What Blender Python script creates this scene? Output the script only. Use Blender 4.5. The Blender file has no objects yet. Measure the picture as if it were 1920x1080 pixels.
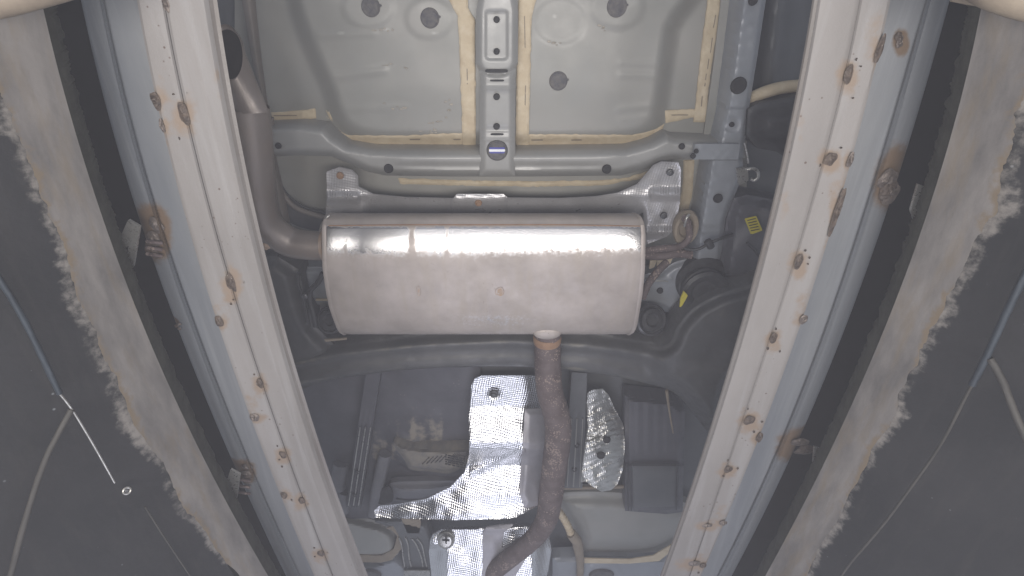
import bpy, math, random
import numpy as np
from mathutils import Vector, Matrix, noise
random.seed(7); rng = np.random.default_rng(7)
sc = bpy.context.scene
COL = sc.collection

# ---------------------------------------------------------------- camera, world, lamps, exposure
TILT = math.radians(30); F = 1000.0
ct, st = math.cos(TILT), math.sin(TILT)
cam_d = bpy.data.cameras.new('camera'); cam = bpy.data.objects.new('camera', cam_d); COL.objects.link(cam)
cam_d.sensor_width = 36; cam_d.lens = 36 * F / 1920; cam_d.clip_start = 0.01; cam_d.clip_end = 50
R = Matrix(((1, 0, 0), (0, -ct, -st), (0, st, -ct)))          # columns: right, up, back
cam.matrix_world = R.to_4x4()
sc.camera = cam
w = bpy.data.worlds.new('World'); sc.world = w; w.use_nodes = True
bg = w.node_tree.nodes['Background']; bg.inputs[0].default_value = (0.80, 0.87, 1.0, 1); bg.inputs[1].default_value = 0.36

def area(name, loc, rot, sx, sy, power, col):
    l = bpy.data.lights.new(name, 'AREA'); l.shape = 'RECTANGLE'; l.size = sx; l.size_y = sy
    l.energy = power; l.color = col
    o = bpy.data.objects.new(name, l); COL.objects.link(o); o.location = loc; o.rotation_euler = rot
    return o
area('pit_lamp', (0, 0.02, -0.55), (math.pi, 0, 0), 1.7, 0.3, 24, (1.0, 0.955, 0.91))
area('far_fill_lamp', (0, 1.5, -0.6), (math.pi, 0, 0), 1.0, 0.7, 8, (0.84, 0.85, 1.0))  # added fill light, bluish, to lift the dark lower centre
sc.view_settings.view_transform = 'Standard'; sc.view_settings.look = 'None'
sc.view_settings.exposure = 0.2; sc.view_settings.gamma = 1
sc.cycles.use_denoising = True
sc.cycles.max_bounces = 6
GLARE_DENSITY = 0.082

# ---------------------------------------------------------------- geometry helpers
def W(u, v, Z):
    """the point at height Z above the lens that is sighted at column u, row v of a 1920 x 1080 survey"""
    u = np.asarray(u, float); v = np.asarray(v, float)
    a = (v - 540) / F
    dx = (u - 960) / F; dy = st + ct * a; dz = ct - st * a
    s = Z / dz
    return np.stack([dx * s, dy * s, np.broadcast_to(Z, s.shape) * 1.0], -1)

def P(u, v, Z): return Vector(W(u, v, Z).tolist())
def mpp(v, Z): return Z / (ct - st * (v - 540) / F) / F       # metres per survey pixel

def link(o, parent):
    COL.objects.link(o)
    if parent is not None:
        o.parent = parent
        if parent.type == 'EMPTY': o.matrix_parent_inverse = Matrix.Translation(-Vector(parent.location))
    return o

def thing(name, label, cat, loc=(0, 0, 0), group=None):
    o = bpy.data.objects.new(name, None); COL.objects.link(o); o.location = loc; o.empty_display_size = .05
    o['label'] = label; o['category'] = cat
    if group: o['group'] = group
    return o
def tag(o, label=None, cat=None, group=None, kind=None):
    for k, x in (('label', label), ('category', cat), ('group', group), ('kind', kind)):
        if x: o[k] = x
    return o

def mesh(name, verts, faces, mat, parent=None, attr=None, smooth=True, sharp=35):
    me = bpy.data.meshes.new(name)
    me.from_pydata([tuple(map(float, p)) for p in verts], [], faces)
    me.materials.append(mat)
    if smooth:
        me.polygons.foreach_set('use_smooth', [True] * len(me.polygons))
        me.update()
        try: me.set_sharp_from_angle(angle=math.radians(sharp))
        except Exception: pass
    if attr is not None:
        a = me.attributes.new('stain_or_sheen', 'FLOAT', 'POINT'); a.data.foreach_set('value', np.clip(np.asarray(attr, float), 0, 1))
    me.update()
    o = bpy.data.objects.new(name, me)
    return link(o, parent)

def smst(x, a, b):
    t = np.clip((x - a) / (b - a), 0, 1); return t * t * (3 - 2 * t)

def crom(pts, n=8, closed=True):
    pts = [np.array(p, float) for p in pts]; out = []; N = len(pts)
    for i in range(N if closed else N - 1):
        p0 = pts[(i - 1) % N] if closed or i > 0 else pts[0]; p1 = pts[i]; p2 = pts[(i + 1) % N]
        p3 = pts[(i + 2) % N] if closed or i + 2 < N else pts[-1]
        for k in range(n):
            t = k / n
            out.append(.5 * ((2 * p1) + (-p0 + p2) * t + (2 * p0 - 5 * p1 + 4 * p2 - p3) * t * t + (-p0 + 3 * p1 - 3 * p2 + p3) * t ** 3))
    if not closed: out.append(pts[-1])
    return np.array(out)

def sdist(U, V, poly):
    """signed distance, positive inside, plus nearest boundary point"""
    p = np.asarray(poly, float); q = np.roll(p, -1, 0)
    best = np.full(U.shape, 1e18); nx = np.zeros(U.shape); ny = np.zeros(U.shape); ins = np.zeros(U.shape, bool)
    for (x1, y1), (x2, y2) in zip(p, q):
        ex, ey = x2 - x1, y2 - y1; L = ex * ex + ey * ey
        if L < 1e-12: continue
        t = np.clip(((U - x1) * ex + (V - y1) * ey) / L, 0, 1)
        cx, cy = x1 + t * ex, y1 + t * ey
        d = (U - cx) ** 2 + (V - cy) ** 2
        m = d < best; best = np.where(m, d, best); nx = np.where(m, cx, nx); ny = np.where(m, cy, ny)
        c = ((y1 > V) != (y2 > V)) & (U < (x2 - x1) * (V - y1) / ((y2 - y1) if y2 != y1 else 1e-9) + x1)
        ins ^= c
    d = np.sqrt(best)
    return np.where(ins, d, -d), nx, ny

def vnoise(U, V, s, seed=0):
    """smooth value noise on arrays, -1..1"""
    r = np.random.default_rng(seed).uniform(-1, 1, (64, 64))
    x = np.asarray(U, float) / s; y = np.asarray(V, float) / s
    xi = np.floor(x).astype(int); yi = np.floor(y).astype(int); fx = x - xi; fy = y - yi
    fx = fx * fx * (3 - 2 * fx); fy = fy * fy * (3 - 2 * fy)
    g = lambda a, b: r[a % 64, b % 64]
    return (g(xi, yi) * (1 - fx) + g(xi + 1, yi) * fx) * (1 - fy) + (g(xi, yi + 1) * (1 - fx) + g(xi + 1, yi + 1) * fx) * fy

def plate(name, poly, Z, mat, parent=None, step=4, thick=.004, roll=0.0, rollw=5, attr=None, curve=False, sharp=35):
    """pressed sheet with outline poly (survey columns and rows), height Z (number or function), real edge thickness"""
    if curve: poly = crom(poly, 6)
    poly = np.asarray(poly, float)
    x0, y0 = poly.min(0) - step; x1, y1 = poly.max(0) + step
    xs = np.arange(x0, x1 + step, step); ys = np.arange(y0, y1 + step, step)
    U, V = np.meshgrid(xs, ys)
    sd, nx, ny = sdist(U, V, poly)
    snap = (sd < step * .55) & (sd > -step * .95)
    U2 = np.where(snap, nx, U); V2 = np.where(snap, ny, V)
    ok = (sd >= step * .55) | snap
    sd2 = np.where(snap, 0, sd)
    H, Wd = U.shape
    cell = ok[:-1, :-1] & ok[1:, :-1] & ok[:-1, 1:] & ok[1:, 1:]
    allsn = snap[:-1, :-1] & snap[1:, :-1] & snap[:-1, 1:] & snap[1:, 1:]
    cu = (U[:-1, :-1] + U[1:, 1:]) / 2; cv = (V[:-1, :-1] + V[1:, 1:]) / 2
    ins, _, _ = sdist(cu, cv, poly)
    cell &= ~(allsn & (ins < 0))
    used = np.zeros(ok.shape, bool)
    used[:-1, :-1] |= cell; used[1:, :-1] |= cell; used[:-1, 1:] |= cell; used[1:, 1:] |= cell
    idx = -np.ones(ok.shape, int); idx[used] = np.arange(used.sum())
    uu = U2[used]; vv = V2[used]; ss = sd2[used]
    z = Z(uu, vv, ss) if callable(Z) else np.full(uu.shape, float(Z))
    if roll: z = z + roll * np.exp(-np.maximum(ss, 0) / rollw)
    pts = W(uu, vv, z)
    faces = []; ec = {}
    J, I = np.nonzero(cell)
    for j, i in zip(J, I):
        f = (idx[j, i], idx[j + 1, i], idx[j + 1, i + 1], idx[j, i + 1])
        f = tuple(int(k) for k in f); faces.append(f)
        for a, b in zip(f, f[1:] + f[:1]): ec[(a, b)] = ec.get((a, b), 0) + 1
    bnd = [(a, b) for (a, b) in ec if (b, a) not in ec]
    verts = pts.tolist(); m = {}
    A = None if attr is None else list(attr(uu, vv))
    for a, b in bnd:
        for k in (a, b):
            if k not in m:
                m[k] = len(verts); p = list(verts[k]); p[2] += thick; verts.append(p)
                if A is not None: A.append(A[k])
        faces.append((b, a, m[a], m[b]))
    return mesh(name, verts, faces, mat, parent, A, sharp=sharp)

def frames(pts):
    T = []
    for i in range(len(pts)):
        a = pts[max(i - 1, 0)]; b = pts[min(i + 1, len(pts) - 1)]; T.append((b - a).normalized())
    n = T[0].orthogonal().normalized(); N = []
    for t in T:
        n = (n - t * n.dot(t)).normalized(); N.append(n)
    return T, N

def tube(name, pts, rad, mat, parent=None, seg=20, n=8, caps=True, wobble=0, attr=None):
    """pts: (column, row, Z); rad in metres, number or list"""
    P3 = [np.array(P(*p)) for p in pts]
    c = crom(P3, n, closed=False); c = [Vector(p) for p in c]
    if not hasattr(rad, '__len__'): rad = [rad] * len(pts)
    rr = np.interp(np.linspace(0, len(pts) - 1, len(c)), range(len(pts)), rad)
    T, N = frames(c); verts = []; faces = []
    for i, p in enumerate(c):
        b = T[i].cross(N[i])
        for k in range(seg):
            a = 2 * math.pi * k / seg; d = N[i] * math.cos(a) + b * math.sin(a)
            r = rr[i]
            if wobble: r *= 1 + wobble * noise.noise((p + d * r) * 60)
            verts.append(p + d * r)
    for i in range(len(c) - 1):
        for k in range(seg):
            faces.append((i * seg + k, i * seg + (k + 1) % seg, (i + 1) * seg + (k + 1) % seg, (i + 1) * seg + k))
    if caps:
        faces.append(tuple(range(seg))[::-1]); faces.append(tuple((len(c) - 1) * seg + k for k in range(seg)))
    return mesh(name, verts, faces, mat, parent, None if attr is None else [attr] * len(verts), sharp=50)

def lathe(name, u, v, Z, prof, mat, parent=None, seg=20, squash=1.0, axis=None):
    """prof: (radius, height below the sheet) in survey px; turned about the vertical unless axis is given"""
    c = P(u, v, Z); s = mpp(v, Z); verts = []; faces = []
    ax = Vector(axis).normalized() if axis else Vector((0, 0, -1))
    e1 = ax.orthogonal().normalized() if axis else Vector((1, 0, 0)); e2 = ax.cross(e1)
    for r, h in prof:
        for k in range(seg):
            a = 2 * math.pi * k / seg
            verts.append(c + (e1 * math.cos(a) + e2 * math.sin(a) * squash) * r * s + ax * h * s)
    for i in range(len(prof) - 1):
        for k in range(seg):
            faces.append((i * seg + k, i * seg + (k + 1) % seg, (i + 1) * seg + (k + 1) % seg, (i + 1) * seg + k))
    faces.append(tuple((len(prof) - 1) * seg + k for k in range(seg)))
    return mesh(name, verts, faces, mat, parent, sharp=40)

def hole(u, v, r, Z, parent, name='drain_hole', mat=None):
    return lathe(name, u, v, Z - .0035, [(r * 1.5, -3.5), (r * 1.35, .5), (r * 1.05, .9), (r * .98, .4), (r * .9, .35)], mat or M['black'], parent, 16)

def box(name, pts4, Z, h, mat, parent=None, bev=1.5):
    """block whose lower face has the four survey corners at height Z and which is h metres tall, edges rolled"""
    c = np.mean(np.array(pts4, float), 0); s = []
    for k, (zz, ins) in enumerate(((Z + h, 0), (Z + .002, 0), (Z, bev))):
        for p in pts4:
            d = np.array(p, float) - c; L = np.linalg.norm(d); q = c + d * (1 - ins / L)
            base = W(c[0] + d[0] * (1 - ins / L), c[1] + d[1] * (1 - ins / L), Z); base = base.tolist(); base[2] = zz; s.append(base)
    n = len(pts4); faces = [tuple(range(n)), tuple(range(2 * n, 3 * n))[::-1]]
    for r in range(2):
        for k in range(n): faces.append((r * n + k, r * n + (k + 1) % n, (r + 1) * n + (k + 1) % n, (r + 1) * n + k))
    return mesh(name, s, faces, mat, parent, smooth=False)

def blob(name, u, v, Z, ru, rv, h, mat, parent, seed, slope=(0, 0)):
    s = mpp(v, Z); c = P(u, v, Z); verts = []; faces = []; NR, NS = 7, 18
    for i in range(NR):
        r = (i + .0) / (NR - 1)
        for k in range(NS):
            a = 2 * math.pi * k / NS; w_ = 1 + .35 * noise.noise(Vector((math.cos(a) * 1.3, math.sin(a) * 1.3, seed)))
            x = math.cos(a) * r * ru * w_ * s; y = math.sin(a) * r * rv * w_ * s * 1.15
            z = h * (1 - r ** 2) ** .8 * (1 + .7 * noise.noise(Vector((x * 260, y * 260, seed)))) - .0006 - .0014 * (r == 1)*-1 
            verts.append(c + Vector((x, y, -z)))
    for i in range(NR - 1):
        for k in range(NS): faces.append((i * NS + k, i * NS + (k + 1) % NS, (i + 1) * NS + (k + 1) % NS, (i + 1) * NS + k))
    return mesh(name, verts, faces, mat, parent, sharp=60)

def poly_at(pl, v):
    """interpolate a polyline of (row, column) with straight continuation past its ends"""
    pl = sorted(pl); r = np.array([p[0] for p in pl], float); c = np.array([p[1] for p in pl], float)
    k = np.polyfit(r, c, 3); v = np.asarray(v, float)
    ve = np.clip(v, r[0], r[-1]); base = np.polyval(k, ve); d = np.polyval(np.polyder(k), ve)
    return base + d * (v - ve)

# ---------------------------------------------------------------- materials
def material(name, col, rough=.5, metal=0.0, col2=None, var=.5, vscale=12, vstretch=(1, 1, 1), bump=0.0, bscale=60,
             speck=None, sscale=120, sthr=.12, stain_or_sheen=None, stain_rough=None, stain_metal=None, emboss=0, eperiod=.009,
             spec=.5, rvar=0.0, stain_noise=.35, stain_scale=40, detail=6, streak=None, streak_scale=(40, 4, 40)):
    m = bpy.data.materials.new(name); m.use_nodes = True; nt = m.node_tree; N = nt.nodes; L = nt.links
    b = N['Principled BSDF']
    def nd(t, **k):
        n = N.new(t)
        for a, x in k.items(): setattr(n, a, x)
        return n
    def math_(op, a, c=None, clamp=False):
        n = nd('ShaderNodeMath', operation=op, use_clamp=clamp)
        for i, x in enumerate((a, c)):
            if x is None: continue
            if isinstance(x, (int, float)): n.inputs[i].default_value = x
            else: L.new(x, n.inputs[i])
        return n.outputs[0]
    def mixc(f, a, c):
        n = nd('ShaderNodeMix', data_type='RGBA')
        if isinstance(f, float): n.inputs[0].default_value = f
        else: L.new(f, n.inputs[0])
        for s, x in ((n.inputs[6], a), (n.inputs[7], c)):
            if isinstance(x, tuple): s.default_value = (*x, 1)
            else: L.new(x, s)
        return n.outputs[2]
    def mixf(f, a, c):
        n = nd('ShaderNodeMix', data_type='FLOAT'); L.new(f, n.inputs[0])
        for s, x in ((n.inputs[2], a), (n.inputs[3], c)):
            if isinstance(x, (int, float)): s.default_value = x
            else: L.new(x, s)
        return n.outputs[0]
    tc = nd('ShaderNodeTexCoord').outputs['Object']
    mp = nd('ShaderNodeMapping'); mp.inputs['Scale'].default_value = vstretch; L.new(tc, mp.inputs[0])
    def noi(scale, det=6, src=None, rg=.6):
        n = nd('ShaderNodeTexNoise'); n.inputs['Scale'].default_value = scale; n.inputs['Detail'].default_value = det
        n.inputs['Roughness'].default_value = rg
        L.new(src or mp.outputs[0], n.inputs['Vector']); return n.outputs['Fac']
    n1 = noi(vscale, detail); r = nd('ShaderNodeMapRange'); L.new(n1, r.inputs[0]); r.inputs[1].default_value = .35; r.inputs[2].default_value = .68
    f = math_('MULTIPLY', r.outputs[0], var)
    c = mixc(f, col, col2 or tuple(x * .6 for x in col))
    rgh = rough
    if rvar:
        n2 = noi(vscale * 3.1, 5); rr = nd('ShaderNodeMapRange'); L.new(n2, rr.inputs[0]); rr.inputs[1].default_value = .3; rr.inputs[2].default_value = .7
        rr.inputs[3].default_value = max(rough - rvar, .05); rr.inputs[4].default_value = min(rough + rvar, 1); rgh = rr.outputs[0]
    if streak:
        mp2 = nd('ShaderNodeMapping'); mp2.inputs['Scale'].default_value = streak_scale; L.new(tc, mp2.inputs[0])
        n3 = noi(1, 6, mp2.outputs[0]); r3 = nd('ShaderNodeMapRange'); L.new(n3, r3.inputs[0]); r3.inputs[1].default_value = .5; r3.inputs[2].default_value = .72
        c = mixc(math_('MULTIPLY', r3.outputs[0], .6), c, streak)
    if speck:
        vo = nd('ShaderNodeTexVoronoi'); vo.inputs['Scale'].default_value = sscale; L.new(tc, vo.inputs['Vector'])
        sz = math_('MULTIPLY', noi(sscale * .13, 2, tc), sthr * 2)
        th = math_('MULTIPLY', math_('SUBTRACT', sz, sthr * .75), 1.8)
        k = math_('MULTIPLY', math_('SUBTRACT', th, vo.outputs['Distance']), 14, True)
        c = mixc(k, c, speck)
    metal_o = metal
    if stain_or_sheen:
        at = nd('ShaderNodeAttribute', attribute_name='stain_or_sheen').outputs['Fac']
        ns = noi(stain_scale, 6, tc, .65)
        k = math_('ADD', at, math_('MULTIPLY', math_('SUBTRACT', ns, .5), stain_noise * 2))
        rr = nd('ShaderNodeMapRange'); rr.interpolation_type = 'SMOOTHSTEP'; L.new(k, rr.inputs[0]); rr.inputs[1].default_value = .32; rr.inputs[2].default_value = .68
        k = math_('MULTIPLY', rr.outputs[0], math_('MULTIPLY', at, 12, True))
        c = mixc(k, c, stain_or_sheen)
        if stain_rough is not None: rgh = mixf(k, rgh, stain_rough)
        if stain_metal is not None: metal_o = mixf(k, metal, stain_metal)
    L.new(c, b.inputs['Base Color'])
    for s, x in (('Roughness', rgh), ('Metallic', metal_o)):
        if isinstance(x, (int, float)): b.inputs[s].default_value = x
        else: L.new(x, b.inputs[s])
    b.inputs['Specular IOR Level'].default_value = spec
    if bump or emboss:
        h = None
        if bump: h = math_('MULTIPLY', noi(bscale, 7, tc), bump)
        if emboss:
            rot = nd('ShaderNodeMapping'); rot.inputs['Rotation'].default_value = (0, 0, .6); rot.inputs['Scale'].default_value = (6.2832 / eperiod,) * 3
            L.new(tc, rot.inputs[0]); sp = nd('ShaderNodeSeparateXYZ'); L.new(rot.outputs[0], sp.inputs[0])
            wob = math_('MULTIPLY', noi(9, 2, tc), 10)
            e = math_('MULTIPLY', math_('SINE', math_('ADD', sp.outputs[0], wob)), math_('SINE', sp.outputs[1]))
            e = math_('MULTIPLY', e, emboss); h = e if h is None else math_('ADD', h, e)
        bn = nd('ShaderNodeBump'); bn.inputs['Distance'].default_value = .001; bn.inputs['Strength'].default_value = 1
        L.new(h, bn.inputs['Height']); L.new(bn.outputs[0], b.inputs['Normal'])
    return m

M = {}
M['rail'] = material('rail_steel', (.235, .22, .21), .6, .05, (.165, .153, .144), .8, 7, (1, .35, 1), .25, 300, speck=(.09, .06, .05), sscale=95, sthr=.16,
                     stain_or_sheen=(.215, .165, .125), stain_noise=.42, stain_scale=55, rvar=.1, streak=(.27, .262, .258), streak_scale=(50, 3, 30))
M['rail_edge'] = material('rail_edge', (.17, .158, .148), .5, .1, (.12, .105, .095), 1, 25, (1, .2, 1), .3, 200, rvar=.1)
M['galv'] = material('galvanised', (.235, .242, .25), .5, .2, (.17, .182, .20), .9, 9, (1.6, .18, 1), .15, 200, stain_or_sheen=(.15, .105, .07), stain_rough=.8,
                     stain_metal=0.1, rvar=.1, streak=(.29, .30, .315), streak_scale=(70, 2.5, 40))
M['lip'] = material('dirty_plate', (.29, .268, .25), .7, 0, (.14, .132, .127), 1, 14, (1, .5, 1.6), .5, 90, streak=(.24, .19, .13), streak_scale=(14, 9, 40),
                    stain_or_sheen=(.24, .19, .135), stain_noise=.5, stain_scale=70)
M['wall'] = material('dark_coating', (.016, .017, .019), .8, 0, (.026, .026, .028), 1, 8, (1, 1, 1), .8, 90, speck=(.16, .17, .18), sscale=55, sthr=.11,
                     stain_or_sheen=(.20, .185, .17), stain_noise=.42, stain_scale=80, streak=(.034, .033, .033), streak_scale=(60, 9, 60), spec=.3)
M['olive'] = material('rough_concrete', (.085, .085, .07), .9, 0, (.05, .05, .042), 1, 30, (1, 1, 1), 2, 60, spec=.2)
M['void'] = material('void_black', (.018, .018, .018), .9, 0, (.026, .026, .025), 1, 6, spec=.2)  # darkness of open gaps put into the colour
M['paint'] = material('primer_paint', (.30, .29, .265), .45, .05, (.24, .24, .22), .8, 5, (1, 1, 1), .12, 90, rvar=.08,
                      stain_or_sheen=(.44, .43, .40), stain_noise=.4, stain_scale=45, streak=(.275, .275, .26), streak_scale=(12, 8, 12))
M['paint_light'] = material('primer_paint_light', (.31, .305, .29), .38, .1, (.25, .25, .24), .8, 7, (1, 1, 1), .15, 110, rvar=.08,
                            stain_or_sheen=(.40, .37, .33), stain_noise=.3)
M['paint_blue'] = material('blue_grey_paint', (.285, .30, .32), .4, .1, (.23, .24, .26), .8, 8, (1, 1, 1), .2, 120, rvar=.08)
M['paint_dark'] = material('dark_panel_paint', (.125, .128, .132), .42, .1, (.092, .095, .10), .9, 8, bump=.2, bscale=90, rvar=.1, stain_or_sheen=(.30, .29, .28), stain_noise=.3)
M['seal'] = material('seam_sealant', (.56, .47, .33), .65, 0, (.46, .37, .25), .9, 22, (1, 1, 1), .8, 130, spec=.3, streak=(.62, .54, .41), streak_scale=(50, 50, 20))
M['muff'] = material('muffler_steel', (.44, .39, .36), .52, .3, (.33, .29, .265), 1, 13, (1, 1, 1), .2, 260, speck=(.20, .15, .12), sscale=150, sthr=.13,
                     stain_or_sheen=(.62, .61, .61), stain_rough=.24, stain_metal=.95, stain_noise=.44, stain_scale=130, rvar=.12, streak=(.37, .32, .27), streak_scale=(48, 6, 20))
M['muff_spot'] = material('rust_bloom', (.34, .24, .165), .7, .1, (.37, .30, .26), 1, 60)
M['pipe'] = material('exhaust_pipe', (.27, .235, .215), .42, .35, (.19, .165, .15), 1, 9, (1, 1, 1), .3, 160, rvar=.1, streak=(.33, .27, .23), streak_scale=(9, 9, 9))
M['rust'] = material('rusty_pipe', (.145, .115, .112), .75, .1, (.09, .066, .063), 1, 26, (1, 1, 1), 1.6, 120, speck=(.27, .21, .18), sscale=170, sthr=.55, rvar=.1,
                     streak=(.16, .12, .115), streak_scale=(15, 15, 15))
M['rust_orange'] = material('orange_rust', (.32, .20, .125), .75, .1, (.22, .13, .08), 1, 40, bump=.8, bscale=150)
M['burn'] = material('weld_slag', (.06, .048, .042), .6, .3, (.12, .09, .07), 1, 120, bump=1.5, bscale=260, rvar=.2, speck=(.5, .45, .4), sscale=380, sthr=.16)
M['burn_grey'] = material('weld_bead_grey', (.19, .16, .14), .5, .5, (.11, .09, .08), 1, 120, bump=1.2, bscale=240, rvar=.2)
M['foil'] = material('embossed_foil', (.90, .90, .91), .24, 1.0, (.76, .75, .76), .8, 8, bump=.15, bscale=60, emboss=.42, eperiod=.0088, rvar=.06)
M['foil_fine'] = material('ribbed_foil', (.78, .77, .73), .32, .95, (.58, .56, .52), .8, 8, bump=.3, bscale=60, emboss=.45, eperiod=.007, rvar=.06)
M['foil_dull'] = material('dull_foil', (.50, .49, .495), .33, .45, (.38, .37, .375), .9, 9, bump=.25, bscale=60, emboss=.16, eperiod=.008, rvar=.08)
M['black'] = material('black_gap', (.012, .012, .014), .7, 0, (.03, .028, .028), 1, 90)
M['plug'] = material('plug_rubber', (.065, .065, .075), .6, 0, (.13, .12, .11), 1, 90, bump=1.5, bscale=160)
M['beam'] = material('axle_black', (.07, .071, .074), .5, .05, (.095, .094, .093), 1, 10, bump=.6, bscale=80, rvar=.12, stain_or_sheen=(.155, .145, .125), stain_noise=.4,
                     stain_scale=30, streak=(.115, .112, .11), streak_scale=(10, 14, 10))
M['plastic'] = material('black_plastic', (.075, .075, .086), .48, 0, (.11, .108, .12), 1, 7, bump=.4, bscale=60, rvar=.12, speck=(.22, .20, .18), sscale=70, sthr=.13, stain_or_sheen=(.27, .24, .20),
                        stain_noise=.5, stain_scale=45, stain_rough=.85)
M['rubber'] = material('rubber', (.028, .028, .03), .5, 0, (.05, .05, .052), 1, 30, bump=.5, bscale=100)
M['dark_metal'] = material('dark_bracket', (.10, .10, .105), .4, .4, (.06, .06, .063), 1, 30, bump=.4, bscale=120, rvar=.1)
M['zinc'] = material('zinc', (.50, .49, .46), .32, .7, (.34, .33, .31), 1, 40, bump=.2, bscale=160, rvar=.1)
M['yellow'] = material('yellow_sticker', (.52, .44, .04), .55, 0, (.40, .34, .04), .6, 60)
M['tan'] = material('tan_edge', (.26, .215, .16), .7, 0, (.19, .155, .12), 1, 30, bump=.6, bscale=90)
M['tan_flange'] = material('dusty_flange', (.20, .175, .155), .6, .05, (.15, .135, .12), 1, 12, bump=.3, bscale=60)
M['bore'] = material('dark_bore', (.02, .019, .019), .95, 0, (.03, .028, .027), 1, 20, spec=.1)
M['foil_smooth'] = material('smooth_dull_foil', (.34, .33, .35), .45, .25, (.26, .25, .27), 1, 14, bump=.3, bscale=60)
M['plastic_mud'] = material('muddy_plastic', (.23, .205, .17), .8, 0, (.13, .125, .125), 1, 26, bump=.6, bscale=70)
M['muff_end'] = material('weld_heat_tint', (.27, .225, .20), .6, .2, (.20, .16, .14), 1, 50, bump=.8, bscale=150)
M['dusty_plastic'] = material('dusty_plastic', (.17, .17, .185), .55, 0, (.125, .122, .13), 1, 14, bump=.4, bscale=60, speck=(.27, .25, .22), sscale=80, sthr=.12)
M['white'] = material('white_glint', (.85, .86, .9), .4)
M['blue'] = material('blue_glint', (.07, .08, .35), .4)
M['conduit'] = material('blue_grey_conduit', (.035, .045, .056), .5, .1, (.022, .028, .036), 1, 20, bump=.4, bscale=100)
M['lead'] = material('dusty_pipe', (.06, .056, .05), .7, .1, (.035, .033, .03), 1, 20, bump=.6, bscale=100)

# ---------------------------------------------------------------- the pit: walls, ledges, gap backing
rows = np.arange(-120, 1301, 20)
LE = [(20, 82), (170, 120), (360, 174), (560, 252), (720, 313), (890, 398), (1080, 503)]
RE = [(15, 1840), (200, 1796), (360, 1755), (490, 1706), (618, 1655), (720, 1615), (900, 1531), (1075, 1437)]

def loft(name, secs, mat, parent=None, attr=None, close=False, smooth=True, sharp=30, flip=False):
    n = len(secs[0]); verts = [p for s in secs for p in s]; faces = []
    for i in range(len(secs) - 1):
        for k in range(n if close else n - 1):
            f = (i * n + k, i * n + (k + 1) % n, (i + 1) * n + (k + 1) % n, (i + 1) * n + k)
            faces.append(f[::-1] if flip else f)
    return mesh(name, verts, faces, mat, parent, attr, smooth, sharp)

def rag(v, s): return .066 - .000022 * max(v - 600, 0) + .006 * math.sin(v * .009 + s) + .012 * noise.noise(Vector((v * .013, s, 0))) + .0035 * noise.noise(Vector((v * .05, s, 3))) + .002 * noise.noise(Vector((v * .15, s, 3)))
for side, E in ((-1, LE), (1, RE)):
    lip = []; lipa = []; wallS = []; walla = []; ledge = []
    vr = np.arange(-120, 1301, 3)
    cols = poly_at(E, vr)
    for u, v in zip(cols, vr):
        t = P(u, v, .60); r = rag(v, side * 5)
        sec = []; 
        for k in range(9):
            h = r * k / 8; sec.append(t + Vector((side * (.001 * k), 0, -h))); lipa.append(max(0, (k - 4.6) / 3.4) ** 1.3 * (.55 + .5 * noise.noise(Vector((v * .008, side, 2)))))
        lip.append(sec)
        b = t + Vector((side * .0085, 0, -.052)); sw = []
        for k in range(30):
            h = (k / 29) ** 1.6 * .63
            n1 = .004 * noise.noise(Vector((v * .006, h * 9, side)))
            sw.append(b + Vector((side * (h * .72 + n1 * smst(np.array(h), .0, .1)), 0, -h)))
            hh = h - (r - .052)
            walla.append((.60 - max(hh, 0) / .011 * .5) * (0.85 + .45 * noise.noise(Vector((v * .010, 0, side * 9)))) if hh < .03 else 0)
        wallS.append(sw)
    loft('pit_wall_plate', lip, M['lip'], None, lipa, flip=side > 0).data.name = 'pit_wall_plate'
    o = COL.objects[-1]; tag(o, kind='structure')
    o = loft('pit_wall', wallS, M['wall'], None, walla, flip=side > 0); tag(o, kind='structure')
    # rough concrete ledge seen above the plate and a black backing that paints the dark gap
    sec = []
    for u, v in zip(cols, vr):
        t = P(u, v, .60); e = .004 * noise.noise(Vector((v * .05, side, 7))) + .003 * noise.noise(Vector((v * .2, side, 1)))
        a = t + Vector((side * .004, 0, .0)); 
        sec.append([a, a + Vector((side * .004, 0, .02)), a + Vector((side * (.017 + e * .6), 0, .044)), a + Vector((side * (.021 + e), 0, .052)), a + Vector((side * (.06 + e), 0, .056)), a + Vector((side * .4, 0, .06))])
    tag(loft('concrete_ledge', sec, M['olive'], flip=side > 0), kind='structure')
    sec = []
    for u, v in zip(cols, vr[::1]):
        t = P(u, v, .60); x = t.x
        sec.append([Vector((x + side * .30, t.y, .82)), Vector((x + side * .01, t.y, .82)), Vector((x + side * .01, t.y, .86)), Vector((x + side * .30, t.y, .86))])
    tag(loft('gap_backing', sec, M['void'], flip=side > 0), kind='structure')

# ---------------------------------------------------------------- the two inner rails and galvanised channels
LR = dict(a=[(0, 257), (170, 289), (350, 332), (570, 398), (710, 444), (885, 507), (1080, 590)],
          seam=[(0, 308), (180, 342), (355, 383), (505, 428), (705, 487), (850, 537), (940, 571), (1035, 607), (1080, 625)],
          c=[(0, 386), (180, 418), (360, 454), (600, 512), (788, 570), (897, 608), (1080, 674)],
          b=[(0, 399), (180, 428), (350, 463), (600, 521), (700, 553), (788, 578), (897, 617), (1017, 661), (1080, 684)])
RR = dict(a=[(0, 1670), (340, 1584), (530, 1527), (720, 1464), (910, 1384), (1080, 1315)],
          seam=[(0, 1612), (300, 1545), (600, 1452), (850, 1373), (1080, 1292)],
          c=[(0, 1534), (360, 1463), (580, 1408), (700, 1370), (930, 1298), (1075, 1246)],
          b=[(0, 1527), (360, 1456), (580, 1401), (700, 1364), (930, 1293), (1075, 1241)])
ZR = .62
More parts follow.
